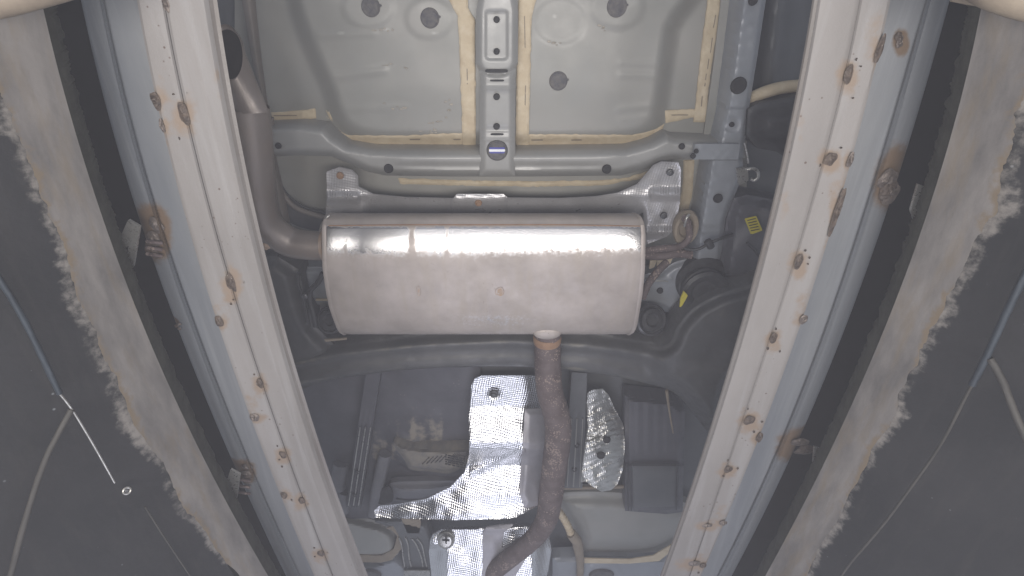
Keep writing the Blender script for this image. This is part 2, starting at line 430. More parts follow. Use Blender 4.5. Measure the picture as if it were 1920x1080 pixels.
LW = [(8, 312, 8, 16, 0), (212, 345, 12, 22, 1), (530, 434, 11, 22, 1), (718, 487, 8, 12, .8), (852, 531, 8, 10, .8), (938, 565, 8, 10, .8), (1038, 602, 8, 9, .7)]
LS = [(188, 292, 8, 15), (235, 304, 4, 12), (602, 411, 7, 11), (782, 478, 9, 8), (928, 532, 6, 8)]
RW = [(140, 1590, 11, 20, 1), (297, 1556, 14, 15, 1), (490, 1498, 10, 17, .9), (634, 1450, 9, 13, .8), (788, 1405, 12, 14, .8), (880, 1365, 10, 9, .7), (985, 1325, 12, 6, .6), (1056, 1300, 18, 8, .5)]
RS = [(90, 1650, 6, 22), (300, 1594, 5, 14), (395, 1570, 6, 42), (598, 1506, 7, 10), (820, 1424, 6, 11), (980, 1356, 7, 6), (1060, 1318, 6, 6)]

def stain_fn(welds):
    def f(u, v):
        a = np.zeros(np.shape(u))
        for (wv, wu, ru, rv, k) in welds:
            d = np.sqrt(((u - wu) / (ru * 2.6)) ** 2 + ((v - wv - rv * .3) / (rv * 2.3)) ** 2)
            a = np.maximum(a, .86 * k * np.exp(-d * d * 1.0))
        return a
    return f

def build_rail(side, D, welds, swelds, label):
    root = thing('steel_rail', label, 'steel beam', P((D and poly_at(D['a'], 540)), 540, ZR + .07), 'white steel rails spanning the pit')
    vr = np.arange(-120, 1301, 6); st_ = [(v, u, ru, rv, .9) for (v, u, ru, rv, k) in welds if k] + [(v, u + side * -6, ru, rv * .9, .85) for (v, u, ru, rv) in swelds]
    fn = stain_fn(st_ + EXTRA[side]); A = poly_at(D['a'], vr); S = poly_at(D['seam'], vr); C = poly_at(D['c'], vr); B = poly_at(D['b'], vr)
    def strip(name, e0, e1, n, prof, mat, z0=ZR, attr=True, h=.045):
        secs = []; at = []
        for i, v in enumerate(vr):
            sec = []
            p0 = P(e0[i], v, z0 + .0); q0 = p0 + Vector((0, 0, h)); sec.append(q0); at.append(0)
            for k in range(n + 1):
                t = k / n; u = e0[i] * (1 - t) + e1[i] * t
                sec.append(P(u, v, z0 + prof(t))); at.append(float(fn(np.array(u), np.array(v))) if attr else 0)
            p1 = P(e1[i], v, z0); sec.append(p1 + Vector((0, 0, h))); at.append(0)
            secs.append(sec)
        return loft(name, secs, mat, root, at, flip=(e1[0] < e0[0]), sharp=25)
    edge = lambda t, w_=.02: .0022 * (math.exp(-t / w_) + math.exp(-(1 - t) / w_))
    if side < 0:
        strip('lower_plate', A, S - 1.2, 12, lambda t: edge(t, .03), M['rail'])
        strip('upper_plate', S + .4, C, 16, lambda t: edge(t) + .0012 * smst(np.array(t), .55, .62) - .0008, M['rail'], h=.005)
        strip('edge_flange', C + 1.5, B, 4, lambda t: .004 + .004 * t, M['rail_edge'], attr=False, h=.009)
    else:
        strip('lower_plate', S + .0, A, 12, lambda t: edge(t, .03) + .0012, M['rail'])
        strip('upper_plate', C, S - .4, 16, lambda t: edge(t) - .0005 - .0012 * math.sin(t * math.pi), M['rail'], h=.005)
        strip('edge_flange', B, C - .8, 3, lambda t: .002, M['rail_edge'], attr=False, h=.004)
    for i, (v, u, ru, rv, k) in enumerate(welds):
        blob('weld_bead', u, v, ZR - .0003, ru * .8, rv * .78, .0035, M['burn'] if k > .6 else M['burn_grey'], root, i + side * 3.3)
        for q in range(3 if k else 0):
            a = rng.uniform(0, 6.28); r = rng.uniform(1.3, 2.4)
            blob('spatter', u + math.cos(a) * ru * r, v + math.sin(a) * rv * r, ZR - .0003, rng.uniform(1.2, 2.3), rng.uniform(1.2, 2.6), .0012, M['burn'], root, q + i * 7.1)
    for i, (v, u, ru, rv) in enumerate(swelds):
        blob('edge_weld', u, v, ZR - .0005, ru, rv, .005, M['burn_grey'] if i % 2 else M['burn'], root, i * 2.2 + 40 + side)
    # a spine of steel so the two plates hang together
    sec = []
    for i, v in enumerate(vr):
        lo, hi = (A[i], B[i]) if side < 0 else (B[i], A[i])
        q = (hi - lo) * .4; a = P(lo + (3 if side < 0 else q), v, ZR); b = P(hi - (q if side < 0 else 3), v, ZR)
        sec.append([a + Vector((0, 0, .03)), b + Vector((0, 0, .03)), b + Vector((0, 0, .05)), a + Vector((0, 0, .05))])
    loft('web', sec, M['rail_edge'], root, close=True, flip=False)
    return root

EXTRA = {-1: [(170, 300, 12, 30, .62), (250, 312, 10, 26, .6), (140, 412, 9, 30, .55), (330, 452, 6, 40, .5), (590, 404, 8, 22, .55), (750, 470, 9, 18, .6), (905, 525, 8, 14, .5)], 1: [(60, 1640, 12, 40, .62), (330, 1580, 14, 30, .62), (450, 1560, 9, 40, .6), (560, 1505, 10, 18, .6), (800, 1425, 10, 14, .62), (210, 1500, 5, 40, .5), (380, 1470, 8, 30, .5), (960, 1350, 12, 18, .55), (1040, 1318, 12, 14, .55)]}
build_rail(-1, LR, LW, LS, 'left pale steel rail with a dark seam line and burnt weld spots')
build_rail(1, RR, RW, RS, 'right pale steel rail with larger rusty weld spots and no clear seam')

LC = dict(inner=LR['a'], ridge=[(0, 192), (180, 230), (360, 279), (570, 352), (720, 402), (900, 478), (1080, 560)],
          outer=[(0, 153), (170, 183), (345, 232), (560, 300), (720, 352), (900, 425), (1080, 515)])
RC = dict(inner=RR['a'], ridge=[(0, 1740), (180, 1690), (360, 1634), (540, 1576), (720, 1516), (900, 1432), (1080, 1350)],
          outer=[(0, 1790), (200, 1763), (360, 1722), (540, 1650), (720, 1580), (900, 1486), (1080, 1396)])
ZC = .70
def build_channel(side, D, patches, label):
    root = thing('steel_channel', label, 'channel', P(poly_at(D['ridge'], 540), 540, ZC + .05), 'galvanised channels beside the rails')
    vr = np.arange(-120, 1301, 6); I = poly_at(D['inner'], vr); Rg = poly_at(D['ridge'], vr); O = poly_at(D['outer'], vr)
    def sf(u, v):
        a = 0
        for (pv, pu, ru, rv) in patches: a = max(a, 1.25 * math.exp(-(((u - pu) / ru) ** 2 + ((v - pv) / rv) ** 2) * .9))
        return a
    secs = []; at = []
    for i, v in enumerate(vr):
        sec = []
        ks = [(I[i] - side * 14 + side * 0, ZC + .03), (I[i] - side * 14, ZC)]
        for t in np.linspace(0.05, 1, 6): ks.append((I[i] * (1 - t) + Rg[i] * t - side * 3 * t, ZC))
        ks += [(Rg[i] - side * 3, ZC - .004), (Rg[i], ZC - .008), (Rg[i] + side * 3, ZC - .004)]
        for t in np.linspace(.05, .12, 3): ks.append((Rg[i] * (1 - t) + O[i] * t + side * 3 * (1 - t), ZC + .001 + (.0015 if t > .2 else 0)))
        for (u, zz) in ks: sec.append(P(u, v, zz)); at.append(sf(u, v))
        e = sec[-1]; ue = ks[-1][0]
        for k in range(1, 19):
            th = math.radians(6 * k); RR_ = .042
            sec.append(e + Vector((side * RR_ * math.sin(th), 0, RR_ * (1 - math.cos(th)) * 1.15))); at.append(sf(ue + side * 2.4 * k, v))
        secs.append(sec)
    loft('channel_body', secs, M['galv'], root, at, flip=side > 0, sharp=40)
    for q, (pv, pu, ru, rv) in enumerate(patches):
        for k in range(3):
            blob('rusty_weld', pu + rng.uniform(-.4, .4) * ru, pv + rng.uniform(-.5, .5) * rv, ZC - .002, ru * .42, rv * .24, .004, M['burn_grey'] if k else M['burn'], root, q * 5 + k)
        if rv > 20 and side < 0:
            for k in range(3): tube('bolt_thread', [(pu - 14, pv + 12 + k * 12, ZC - .006), (pu, pv + 14 + k * 12, ZC - .010), (pu + 14, pv + 16 + k * 12, ZC - .006)], .0028, M['rust'], root, 8)
    return root
lc = build_channel(-1, LC, [(440, 290, 30, 60), (612, 335, 10, 12), (886, 455, 26, 24)], 'left galvanised channel with a rusty bolt patch and raised rib')
rc = build_channel(1, RC, [(80, 1690, 15, 26), (350, 1680, 42, 74), (840, 1496, 40, 36)], 'right galvanised channel with two rusted weld patches')

# fixing tabs bolted under the channels
def tab(parent, pts, Z, slot, nut):
    t = plate('fixing_tab', pts, Z, M['zinc'], parent, step=3, thick=.004)
    if slot: plate('slot', slot, Z - .0015, M['black'], t, step=2, thick=.001)
    lathe('nut', nut[0], nut[1], Z - .002, [(7, -5), (7, 3), (5, 5), (3, 5.5)], M['zinc'], t, 6)
    lathe('bolt_end', nut[0], nut[1], Z - .006, [(3.2, -4), (3.2, 5), (2, 6)], M['zinc'], t, 10)
tab(lc, [(240, 412), (262, 425), (250, 500), (238, 512), (228, 500), (214, 470)], .665, [(232, 468), (240, 462), (236, 492), (231, 500), (226, 492)], (240, 513))
tab(lc, [(432, 880), (450, 890), (446, 920), (440, 955), (428, 952), (418, 925)], .665, [(433, 922), (438, 922), (434, 945), (429, 945)], (441, 957))
tab(rc, [(1722, 345), (1738, 352), (1748, 385), (1732, 425), (1716, 418), (1708, 395)], .665, [(1731, 388), (1738, 386), (1737, 398), (1730, 400)], (1724, 424))
tab(rc, [(1527, 838), (1538, 842), (1545, 870), (1532, 898), (1524, 880)], .665, [(1534, 870), (1538, 868), (1537, 882), (1533, 884)], (1520, 908))

# cross beams at the near end of the pit, top corners
t = tube('cross_pipe', [(-160, 4, .50), (-40, -6, .50), (50, -24, .51), (120, -40, .53)], [.018, .018, .017, .016], M['tan'], None, 20)
tag(t, 'blurred pale cross pipe at the top left corner above the pit plate', 'pipe', 'cross pipes at the near end of the pit')
t = tube('cross_pipe', [(2080, 14, .50), (1960, 0, .50), (1885, -18, .51), (1845, -32, .53)], [.018, .018, .017, .016], M['tan'], None, 20)
tag(t, 'pale rounded cross pipe at the top right corner above the pit plate', 'pipe', 'cross pipes at the near end of the pit')
t = plate('corner_strap', [(1790, -30), (1850, -30), (1846, 14), (1815, 9), (1786, 3)], .585, M['tan'], None, step=5)
tag(t, 'short tan strap at the top right end of the pit plate', 'strap')

# pipes and fittings on the pit walls
def wallp(side, u, v, off=0.0):
    """point where the sight line meets the sloping dark wall"""
    d = np.array([(u - 960) / F, st + ct * (v - 540) / F, ct - st * (v - 540) / F])
    x0, z0 = .492 + (.0 if side > 0 else .0), .53
    s = (x0 + .72 * z0 - off) / (abs(d[0]) + .72 * d[2]); return s * d
def wtube(name, side, pts, rad, mat, parent=None, off=.012):
    Q = [wallp(side, u, v, off) for u, v in pts]; 
    c = [Vector(p) for p in crom(Q, 6, closed=False)]; T, N = frames(c); verts = []; faces = []; seg = 12
    for i, p in enumerate(c):
        b = T[i].cross(N[i])
        for k in range(seg):
            a = 6.28318 * k / seg; d = N[i] * math.cos(a) + b * math.sin(a)
            verts.append(p + d * rad * (1 + .15 * noise.noise((p + d * .01) * 90)))
    for i in range(len(c) - 1):
        for k in range(seg): faces.append((i * seg + k, i * seg + (k + 1) % seg, (i + 1) * seg + (k + 1) % seg, (i + 1) * seg + k))
    faces.append(tuple(range(seg))[::-1]); faces.append(tuple((len(c) - 1) * seg + k for k in range(seg)))
    return mesh(name, verts, faces, mat, parent)
tag(wtube('conduit', -1, [(-60, 440), (0, 525), (40, 590), (75, 660), (112, 738)], .0032, M['conduit']), 'thin blue grey conduit running down the left pit wall', 'conduit')
tag(wtube('cable', -1, [(112, 738), (135, 768), (170, 825), (215, 905)], .0013, M['zinc']), 'thin bright cable below the left conduit ending at a ring bolt', 'cable')
tag(wtube('wall_pipe', -1, [(134, 768), (108, 815), (82, 870), (52, 960), (18, 1085), (5, 1140)], .0032, M['lead']), 'dusty thin pipe slanting down the left pit wall', 'pipe')
tag(wtube('cable', -1, [(272, 950), (310, 1010), (360, 1085), (390, 1130)], .0012, M['lead']), 'faint thin cable running to the bottom beside the left plate', 'cable')
tag(wtube('conduit', 1, [(1990, 400), (1930, 500), (1885, 590), (1850, 668), (1822, 722)], .0036, M['conduit']), 'blue grey conduit running down the right pit wall', 'conduit')
tag(wtube('cable', 1, [(1822, 722), (1795, 775), (1760, 840), (1700, 925), (1655, 985), (1590, 1062), (1560, 1110)], .0016, M['lead']), 'grey cable continuing down the right pit wall to the bottom', 'cable')
tag(wtube('wall_pipe', 1, [(1856, 672), (1880, 715), (1905, 780), (1945, 870)], .0038, M['lead']), 'dusty short pipe branching from the right conduit', 'pipe')
q = wallp(-1, 238, 920, .006); o = thing('ring_bolt', 'small pale ring bolt on the left pit wall at the end of the cable', 'bolt', Vector(q))
def ringat(name, q, R_, r_, mat, parent, nrm):
    n = Vector(nrm).normalized(); e1 = n.orthogonal().normalized(); e2 = n.cross(e1); v_ = []; f_ = []; A_, B_ = 20, 8
    for i in range(A_):
        a = 6.28318 * i / A_; d = e1 * math.cos(a) + e2 * math.sin(a)
        for k in range(B_):
            b = 6.28318 * k / B_; v_.append(Vector(q) + d * (R_ + r_ * math.cos(b)) + n * r_ * math.sin(b))
    for i in range(A_):
        for k in range(B_): f_.append((i * B_ + k, ((i + 1) % A_) * B_ + k, ((i + 1) % A_) * B_ + (k + 1) % B_, i * B_ + (k + 1) % B_))
    return mesh(name, v_, f_, mat, parent)
ringat('washer', q, .0042, .0015, M['zinc'], o, (.8, -.4, -.6)); ringat('bolt_head', q, .0012, .0016, M['dark_metal'], o, (.8, -.4, -.6))

# ---------------------------------------------------------------- car underbody
car = thing('car_underbody', 'grey painted underside of a car with beige sealed seams', 'car', (0, .8, 1.25))
BAS = crom([(528, -80), (536, 0), (552, 55), (575, 112), (602, 172), (614, 212), (640, 252), (690, 272), (800, 276), (1050, 277), (1180, 272), (1236, 245), (1252, 200), (1262, 130), (1272, 60), (1284, -80)], 6)
def Zfloor(u, v, ss=None):
    u = np.asarray(u, float); v = np.asarray(v, float)
    s, _, _ = sdist(u, v, BAS)
    z = 1.195 - .036 * smst(s, -4, 34) - .006 * smst(s, 30, 120)
    for (cu, cv, ru, rv, h) in ((690, 13, 50, 42, .0028), (805, 34, 46, 40, .0022), (1157, 12, 52, 44, .003), (1050, 40, 50, 44, -.0022)):
        d = np.sqrt(((u - cu) / ru) ** 2 + ((v - cv) / rv) ** 2); z = z - h * smst(1.1 - d, 0, .3)
    for (a, b, c, d, h) in ((600, 66, 700, 62, .0022), (618, 145, 720, 132, .0022), (655, 205, 760, 200, .0012), (1165, 118, 1250, 122, .0015), (1165, 140, 1248, 142, .0022), (1160, 205, 1240, 196, .0015), (1165, 225, 1240, 216, .0015)):
        t = np.clip(((u - a) * (c - a) + (v - b) * (d - b)) / ((c - a) ** 2 + (d - b) ** 2), 0, 1)
        q = np.sqrt((u - a - t * (c - a)) ** 2 + ((v - b - t * (d - b))) ** 2); z = z - h * np.exp(-(q / 7) ** 2)
    z = z + .0012 * vnoise(u, v, 60, 3)
    return z
def scuffs(u, v):
    a = np.zeros(np.shape(u))
    for (cu, cv, ru, rv) in ((725, 55, 14, 5), (815, 62, 12, 4), (755, 204, 10, 3), (1045, 82, 16, 5), (1040, 30, 8, 6), (1130, 52, 14, 5), (740, 122, 8, 4), (640, 62, 12, 5)):
        d = ((u - cu) / ru) ** 2 + ((v - cv) / rv) ** 2; a = np.maximum(a, .62 * np.exp(-d))
    return a
plate('floor_panel', [(440, -80), (1400, -80), (1400, 470), (440, 470)], Zfloor, M['paint'], car, step=4, attr=scuffs)

fp_ = COL.objects[-1]
M['splash'] = material('dried_splash', (.42, .38, .32), .8, 0, (.33, .31, .28), 1, 60)
for k in range(46):
    cu, cv, su, sv = ((838, 192, 16, 12), (822, 228, 16, 12), (800, 246, 18, 7), (725, 56, 16, 6), (756, 205, 30, 6), (1040, 84, 18, 6), (1128, 53, 16, 5), (740, 120, 40, 20))[k % 8]
    u = rng.normal(cu, su * .6); v = rng.normal(cv, sv * .6); z = float(Zfloor(np.array([u]), np.array([v]))[0])
    blob('dried_splash', u, v, z - .0004, rng.uniform(1.2, 4.5), rng.uniform(.7, 1.7), .0009, M['splash'], fp_, k * 1.7)
# crossmember with brackets, and the centre beam
CM = [(480, 236), (560, 232), (608, 238), (625, 256), (650, 272), (700, 280), (1000, 281), (1175, 279), (1222, 266), (1250, 252), (1266, 258), (1400, 264),
      (1397, 296), (1300, 299), (1262, 297), (1236, 305), (1205, 318), (1165, 329), (1000, 331), (840, 331), (722, 329), (690, 322), (650, 305), (622, 293), (560, 291), (480, 296)]
def Zcm(u, v, s):
    z = 1.135 - .012 * smst(s, 0, 14)
    m = smst(u, 700, 790) * (1 - smst(u, 1090, 1180)); z = z - .003 * np.exp(-((v - 299) / 7) ** 2) * m + .003 * np.exp(-((v - 312) / 5) ** 2) * m
    return z + .0008 * vnoise(u, v, 30, 5)
cm = plate('crossmember', CM, Zcm, M['paint_light'], car, step=3, thick=.05, roll=.008, rollw=3)
def bandpoly(pl, w_):
    pl = np.array(pl, float); T = np.gradient(pl, axis=0); T /= np.linalg.norm(T, axis=1)[:, None]; N = np.stack([-T[:, 1], T[:, 0]], 1)
    w_ = np.array(w_)[:, None] if hasattr(w_, '__len__') else w_
    return np.vstack([pl + N * w_ / 2, (pl - N * w_ / 2)[::-1]])
CB = [(897, -80), (897, -4), (893, 20), (892, 118), (900, 136), (899, 330), (966, 330), (966, 136), (971, 118), (972, 20), (968, -4), (966, -80)]
def Zcb(u, v, s):
    z = 1.118 - .006 * smst(s, 2, 12)
    z = z + .005 * np.exp(-((v - 140 + ((u - 931) / 38) ** 2 * 14) / 4) ** 2)
    d = np.maximum(np.abs(u - 931) - 17, 0) / 4 + np.maximum(np.abs(v - 66) - 42, 0) / 4
    z = z + .0035 * smst(1.6 - d, 0, 1.6)
    z = z - .003 * np.exp(-((v - 166) / 4) ** 2) - .003 * np.exp(-((v - 262) / 4) ** 2) + .003 * np.exp(-((v - 243) / 5) ** 2)
    return z
cb = plate('centre_beam', CB, Zcb, M['paint_light'], car, step=3, thick=.05, roll=.006, rollw=3)
ZH = 1.110
for (u, v, r) in ((931, 37, 4), (931, 97, 4), (931, 182, 4.2), (931, 238, 4.2)): hole(u, v, r, ZH, cb)
def slot(u, v, w_, h, Z, parent): return plate('slot', crom([(u - w_, v), (u - w_ * .8, v - h), (u + w_ * .8, v - h), (u + w_, v), (u + w_ * .8, v + h), (u - w_ * .8, v + h)], 4), Z, M['black'], parent, step=1.5, thick=.001)
slot(931, 133, 21, 3.2, ZH - .001, cb); slot(932, 151, 13, 1.8, ZH - .001, cb); slot(932, 252, 12, 1.8, ZH - .002, cb)
h = lathe('round_opening', 932, 283, ZH - .0035, [(20, -4), (18.5, .4), (17.4, .9), (16.6, 0), (16, -.3)], M['plug'], cb, 28)
plate('painted_glint', [(917, 280), (947, 280), (947, 284.5), (917, 284.5)], ZH - .0055, M['white'], h, step=2, thick=.001)  # painted reflection in the opening: white streak with blue fringes
plate('glint_fringe', [(918, 276.5), (946, 276.5), (947, 279.4), (917, 279.4)], ZH - .0052, M['blue'], h, step=2, thick=.001)
plate('glint_fringe', [(917, 285), (947, 285), (945, 287.5), (919, 287.5)], ZH - .0052, M['blue'], h, step=2, thick=.001)
hole(728, 317, 6, 1.122, cm); hole(1138, 318, 6, 1.122, cm)
hole(521, 274, 4, 1.122, cm); hole(1279, 275, 4, 1.122, cm)

# frame rail on the right with its bracket plate
FR = [(1388, -80), (1388, 0), (1375, 100), (1361, 200), (1346, 264), (1330, 300), (1318, 370), (1306, 440), (1300, 500), (1318, 520), (1335, 508), (1352, 486), (1360, 410), (1386, 345), (1394, 318), (1392, 298), (1399, 250), (1404, 205), (1421, 100), (1436, 0), (1440, -80)]
def Zfr(u, v, s):
    z = 1.125 - .010 * smst(s, 0, 9) + .006 * smst(v, 200, 206) - .006 * smst(v, 296, 300) + .01 * smst(v, 420, 445)
    z = z - .004 * np.exp(-((v - 435) / 5) ** 2)
    z = z + .003 * smst(1.2 - np.sqrt(((u - 1373) / 14) ** 2 + ((v - 233) / 14) ** 2), 0, .3)
    return z + .0012 * vnoise(u, v, 14, 9)
fr = plate('frame_rail', FR, Zfr, M['paint_blue'], car, step=3, thick=.06, roll=.003, rollw=5)
hole(1386, 161, 10.5, 1.113, fr); hole(1373, 234, 3.2, 1.119, fr, mat=M['black']); hole(1347, 373, 6, 1.110, fr); hole(1413, 1, 6, 1.113, fr)
bp = plate('bracket_plate', [(1303, 270), (1388, 270), (1384, 299), (1300, 299)], lambda u, v, s: 1.108 + .001 * vnoise(u, v, 9, 2), M['paint_blue'], car, step=3, thick=.01)
hole(1306, 284, 3, 1.106, bp); hole(1300, 293, 3.5, 1.106, bp)
# outer skin right of the rail: wheel house wall
plate('wheel_house', [(1395, -80), (1560, -80), (1530, 200), (1440, 760), (1290, 760), (1300, 500), (1350, 420), (1400, 200)], lambda u, v, s: 1.24 + .04 * smst(v, 100, 300) - .05 * np.exp(-((u - 1440 - (200 - v) * .1) / 30) ** 2) * (v < 180), M['paint_dark'], car, step=6, thick=.01)
plate('tow_flange', [(1280, -80), (1385, -80), (1368, 100), (1352, 200), (1340, 262), (1318, 262), (1338, 120), (1352, 0)], lambda u, v, s: 1.185 + .00 * u, M['tan'] if 0 else M['paint'], car, step=6)

# sealant strips
ZS = lambda off: (lambda u, v, s: Zfloor(u, v) - .0022 - off - .0018 * smst(s, 0, 3) + .0009 * vnoise(u, v, 7, 4))
def seal(poly, off=0.0, Z=None, curve=False):
    poly = crom(poly, 5) if curve else np.array(poly, float)
    # wavy hand-brushed edge
    d = np.array([[1.9 * noise.noise(Vector((x * .13, y * .13, 2))), 2.1 * noise.noise(Vector((x * .13, y * .13, 8)))] for x, y in poly])
    return plate('seam_seal', poly + d, Z or ZS(off), M['seal'], car, step=2.5, thick=.003, roll=.0012, rollw=1.5)
def dense(pl, n=7):
    pl = [np.array(p, float) for p in pl]; o = []
    for a, b in zip(pl, pl[1:] + pl[:1]):
        k = max(1, int(np.linalg.norm(b - a) / n)); o += [a + (b - a) * i / k for i in range(k)]
    return np.array(o)
seal(dense([(836, -60), (842, 0), (858, 30), (861, 80), (865, 200), (868, 282), (874, 289), (888, 287), (892, 280), (892, 200), (890, 35), (878, 14), (872, -60)]), .003)
seal(dense([(979, -60), (971, 20), (969, 100), (968, 200), (966, 280), (991, 281), (993, 200), (997, 30), (1006, 0), (1012, -60)]), .003)
seal(dense([(636, 243), (650, 253), (690, 254), (760, 254), (867, 249), (868, 275), (720, 277), (684, 275), (658, 267), (642, 257)]))
seal(dense([(991, 252), (1080, 252), (1185, 253), (1222, 245), (1246, 232), (1240, 250), (1205, 271), (1170, 277), (991, 276)]))
seal(dense([(509, 211), (560, 207), (592, 203), (593, 222), (540, 228), (509, 226)]))
seal(dense([(1247, 207), (1280, 205), (1331, 205), (1334, 211), (1318, 217), (1290, 222), (1248, 231)]), .001)
seal(dense([(1330, -60), (1354, -60), (1350, 20), (1338, 100), (1327, 180), (1324, 229), (1300, 229), (1306, 180), (1314, 100), (1326, 10)]), .003)
seal(dense([(745, 334), (860, 338), (1000, 340), (1130, 338), (1180, 332), (1218, 320), (1208, 334), (1130, 348), (1000, 350), (860, 348), (750, 345)]), .0)
seal(dense([(1282, 300), (1302, 300), (1299, 360), (1290, 400), (1284, 440), (1266, 450), (1272, 400), (1279, 350)]), .0)
for p in ([(611, 208), (616, 209), (624, 226), (618, 222)], [(612, 217), (622, 226), (625, 229), (614, 222)]): seal(p)
# gaps between the two passes of the brush
def gap(poly): return plate('seal_gap', poly, lambda u, v, s: Zfloor(u, v) - .0075, M['tan'], car, step=1.5, thick=.001)
for (u, v, l, sl) in ((1340, 40, 12, -.18), (1334, 85, 14, -.13), (1328, 120, 10, -.13), (1323, 150, 12, -.12), (1316, 190, 10, -.1), (984, 60, 30, .02), (985, 180, 20, -.02), (876, 140, 18, .02)):
    gap([(u - .9 + sl * -l, v - l), (u + .9 + sl * -l, v - l), (u + .9 + sl * l, v + l), (u - .9 + sl * l, v + l)])
for (u, v, l) in ((1007, 263, 11), (1081, 263, 10), (778, 262, 10), (857, 262, 7), (535, 217, 22), (1275, 216, 16)):
    gap([(u - l, v - .9), (u + l, v - 1.3), (u + l, v + .6), (u - l, v + .9)])

# rubber plugs in the floor
for (u, v, r) in ((695, 13, 16), (806, 34, 16), (1157, 12, 17), (1047, 152, 15.5)):
    z = float(Zfloor(np.array([u]), np.array([v]))[0])
    p = lathe('rubber_plug', u, v, z - .001, [(r * 1.12, -1), (r * 1.08, 1.2), (r, 1.6), (r * .86, .6), (r * .7, .8), (r * .3, 1.8), (r * .1, 1.2)], M['plug'], car, 26)
    for k in range(2): lathe('nib', u + r * 1.15, v - 2 + k * -1, z - .001, [(2, -1), (1.6, 1), (.5, 1.4)], M['plug'], p, 8)

# inner sill flange on the left, hose on the right
def ribbon(name, L, R, zf, mat, parent, v0, v1, st=6, n=10, h=.03):
    secs = []
    for v in np.arange(v0, v1, st):
        a = float(np.interp(v, [p[0] for p in L], [p[1] for p in L])); b = float(np.interp(v, [p[0] for p in R], [p[1] for p in R]))
        sec = [P(a, v, zf(0) + h)] + [P(a + (b - a) * k / n, v, zf(k / n)) for k in range(n + 1)] + [P(b, v, zf(1) + h)]; secs.append(sec)
    return loft(name, secs, mat, parent, sharp=60)
ribbon('sill_flange', [(-80, 440), (0, 453), (100, 470), (200, 490), (300, 502), (420, 520)], [(-80, 470), (0, 479), (60, 485), (120, 492), (200, 503), (260, 510), (330, 526), (420, 545)],
       lambda t: 1.13 - .012 * math.sin(t * math.pi) + .01 * t, M['tan_flange'], car, -80, 420)
tube('flange_bead', [(508, 220, 1.145), (512, 290, 1.145), (522, 345, 1.145), (545, 382, 1.145), (575, 398, 1.145), (612, 408, 1.15)], .006, M['tan_flange'], car, 10)
plate('flange_web', crom([(508, 300), (520, 330), (540, 365), (575, 390), (612, 402), (612, 432), (560, 425), (525, 400), (505, 350)], 5), 1.16, M['paint_dark'], car, step=4)
plate('side_panel', [(400, -80), (462, -80), (475, 100), (510, 260), (525, 400), (560, 640), (420, 640)], 1.22, M['paint_dark'], car, step=8)
o = tube('filler_hose', [(1395, 192, 1.16), (1412, 182, 1.15), (1440, 171, 1.14), (1475, 163, 1.15), (1540, 158, 1.17)], [.011, .012, .0125, .0125, .012], M['seal'], None, 16)
tag(o, 'beige hose curving from the frame rail behind the right steel rail', 'hose')
o = plate('wheel_liner', [(1402, 205), (1425, 192), (1520, 175), (1520, 290), (1480, 300), (1455, 284), (1420, 278), (1400, 255)], lambda u, v, s: 1.12 - .05 * smst(s, 0, 45), M['rubber'], None, step=5, thick=.06)
tag(o, 'black rounded plastic tank beside the frame rail below the beige hose', 'tank')
# tow hook
hk = thing('tow_hook', 'pale steel hook sticking out right of the frame rail', 'hook', P(1400, 325, 1.09))
plate('hook_base', [(1382, 318), (1402, 314), (1404, 338), (1386, 348)], 1.09, M['zinc'], hk, step=3, thick=.01)
tube('hook_curve', [(1400, 318, 1.088), (1412, 316, 1.086), (1420, 321, 1.086), (1421, 332, 1.086), (1414, 338, 1.088), (1408, 335, 1.09)], .0035, M['zinc'], hk, 10)
tube('hook_rod', [(1396, 268, 1.10), (1401, 290, 1.10), (1403, 306, 1.10)], .002, M['zinc'], hk, 8)

# ---------------------------------------------------------------- upper heat shield
HS = dense([(612, 322), (636, 313), (660, 319), (671, 330), (672, 350), (700, 364), (760, 370), (850, 372), (856, 364), (944, 364), (952, 371), (1050, 372), (1120, 368), (1160, 361), (1195, 345), (1225, 310),
      (1240, 303), (1272, 304), (1277, 318), (1275, 380), (1266, 428), (1250, 444), (1207, 460), (1207, 398), (1180, 410), (640, 410), (610, 408), (613, 372)], 8)
def Zhs(u, v, s):
    z = 1.115 - .0 * u
    z = z + .028 * smst(v, 372, 408) * (smst(u, 675, 700) * (1 - smst(u, 1190, 1215)))
    z = z - .004 * np.exp(-((v - 366) / 7) ** 2) * (np.abs(u - 900) > 50) - .006 * smst(1.1 - np.abs(u - 898) / 50, 0, .15) * smst(v, 360, 370)
    # creased feet with a lip
    for (cu, cv) in ((643, 366), (1249, 358), (1240, 430)):
        m = smst(34 - np.abs(u - cu), 0, 8); z = z - m * (.013 * smst(v, cv - 9, cv + 5) - .013 * smst(v, cv + 5, cv + 22)) + m * .0018 * np.sin((u - cu) * 1.15) * np.exp(-((v - cv) / 8) ** 2)
    return z + .0012 * vnoise(u, v, 18, 6)
hs = plate('rear_heat_shield', HS, Zhs, M['foil_dull'], car, step=2.5, thick=.003, roll=-.0015, rollw=2)
tag(hs, 'dull foil heat shield behind the muffler')
for (u, v) in ((637, 330), (1257, 324), (1245, 405), (897, 381)): lathe('rivet', u, v, 1.107, [(7, -3), (6, 1), (3.6, 1.6), (3, 3.5), (1.5, 4)], M['rust_orange'] if u < 700 or u==897 else M['dark_metal'], hs, 14)

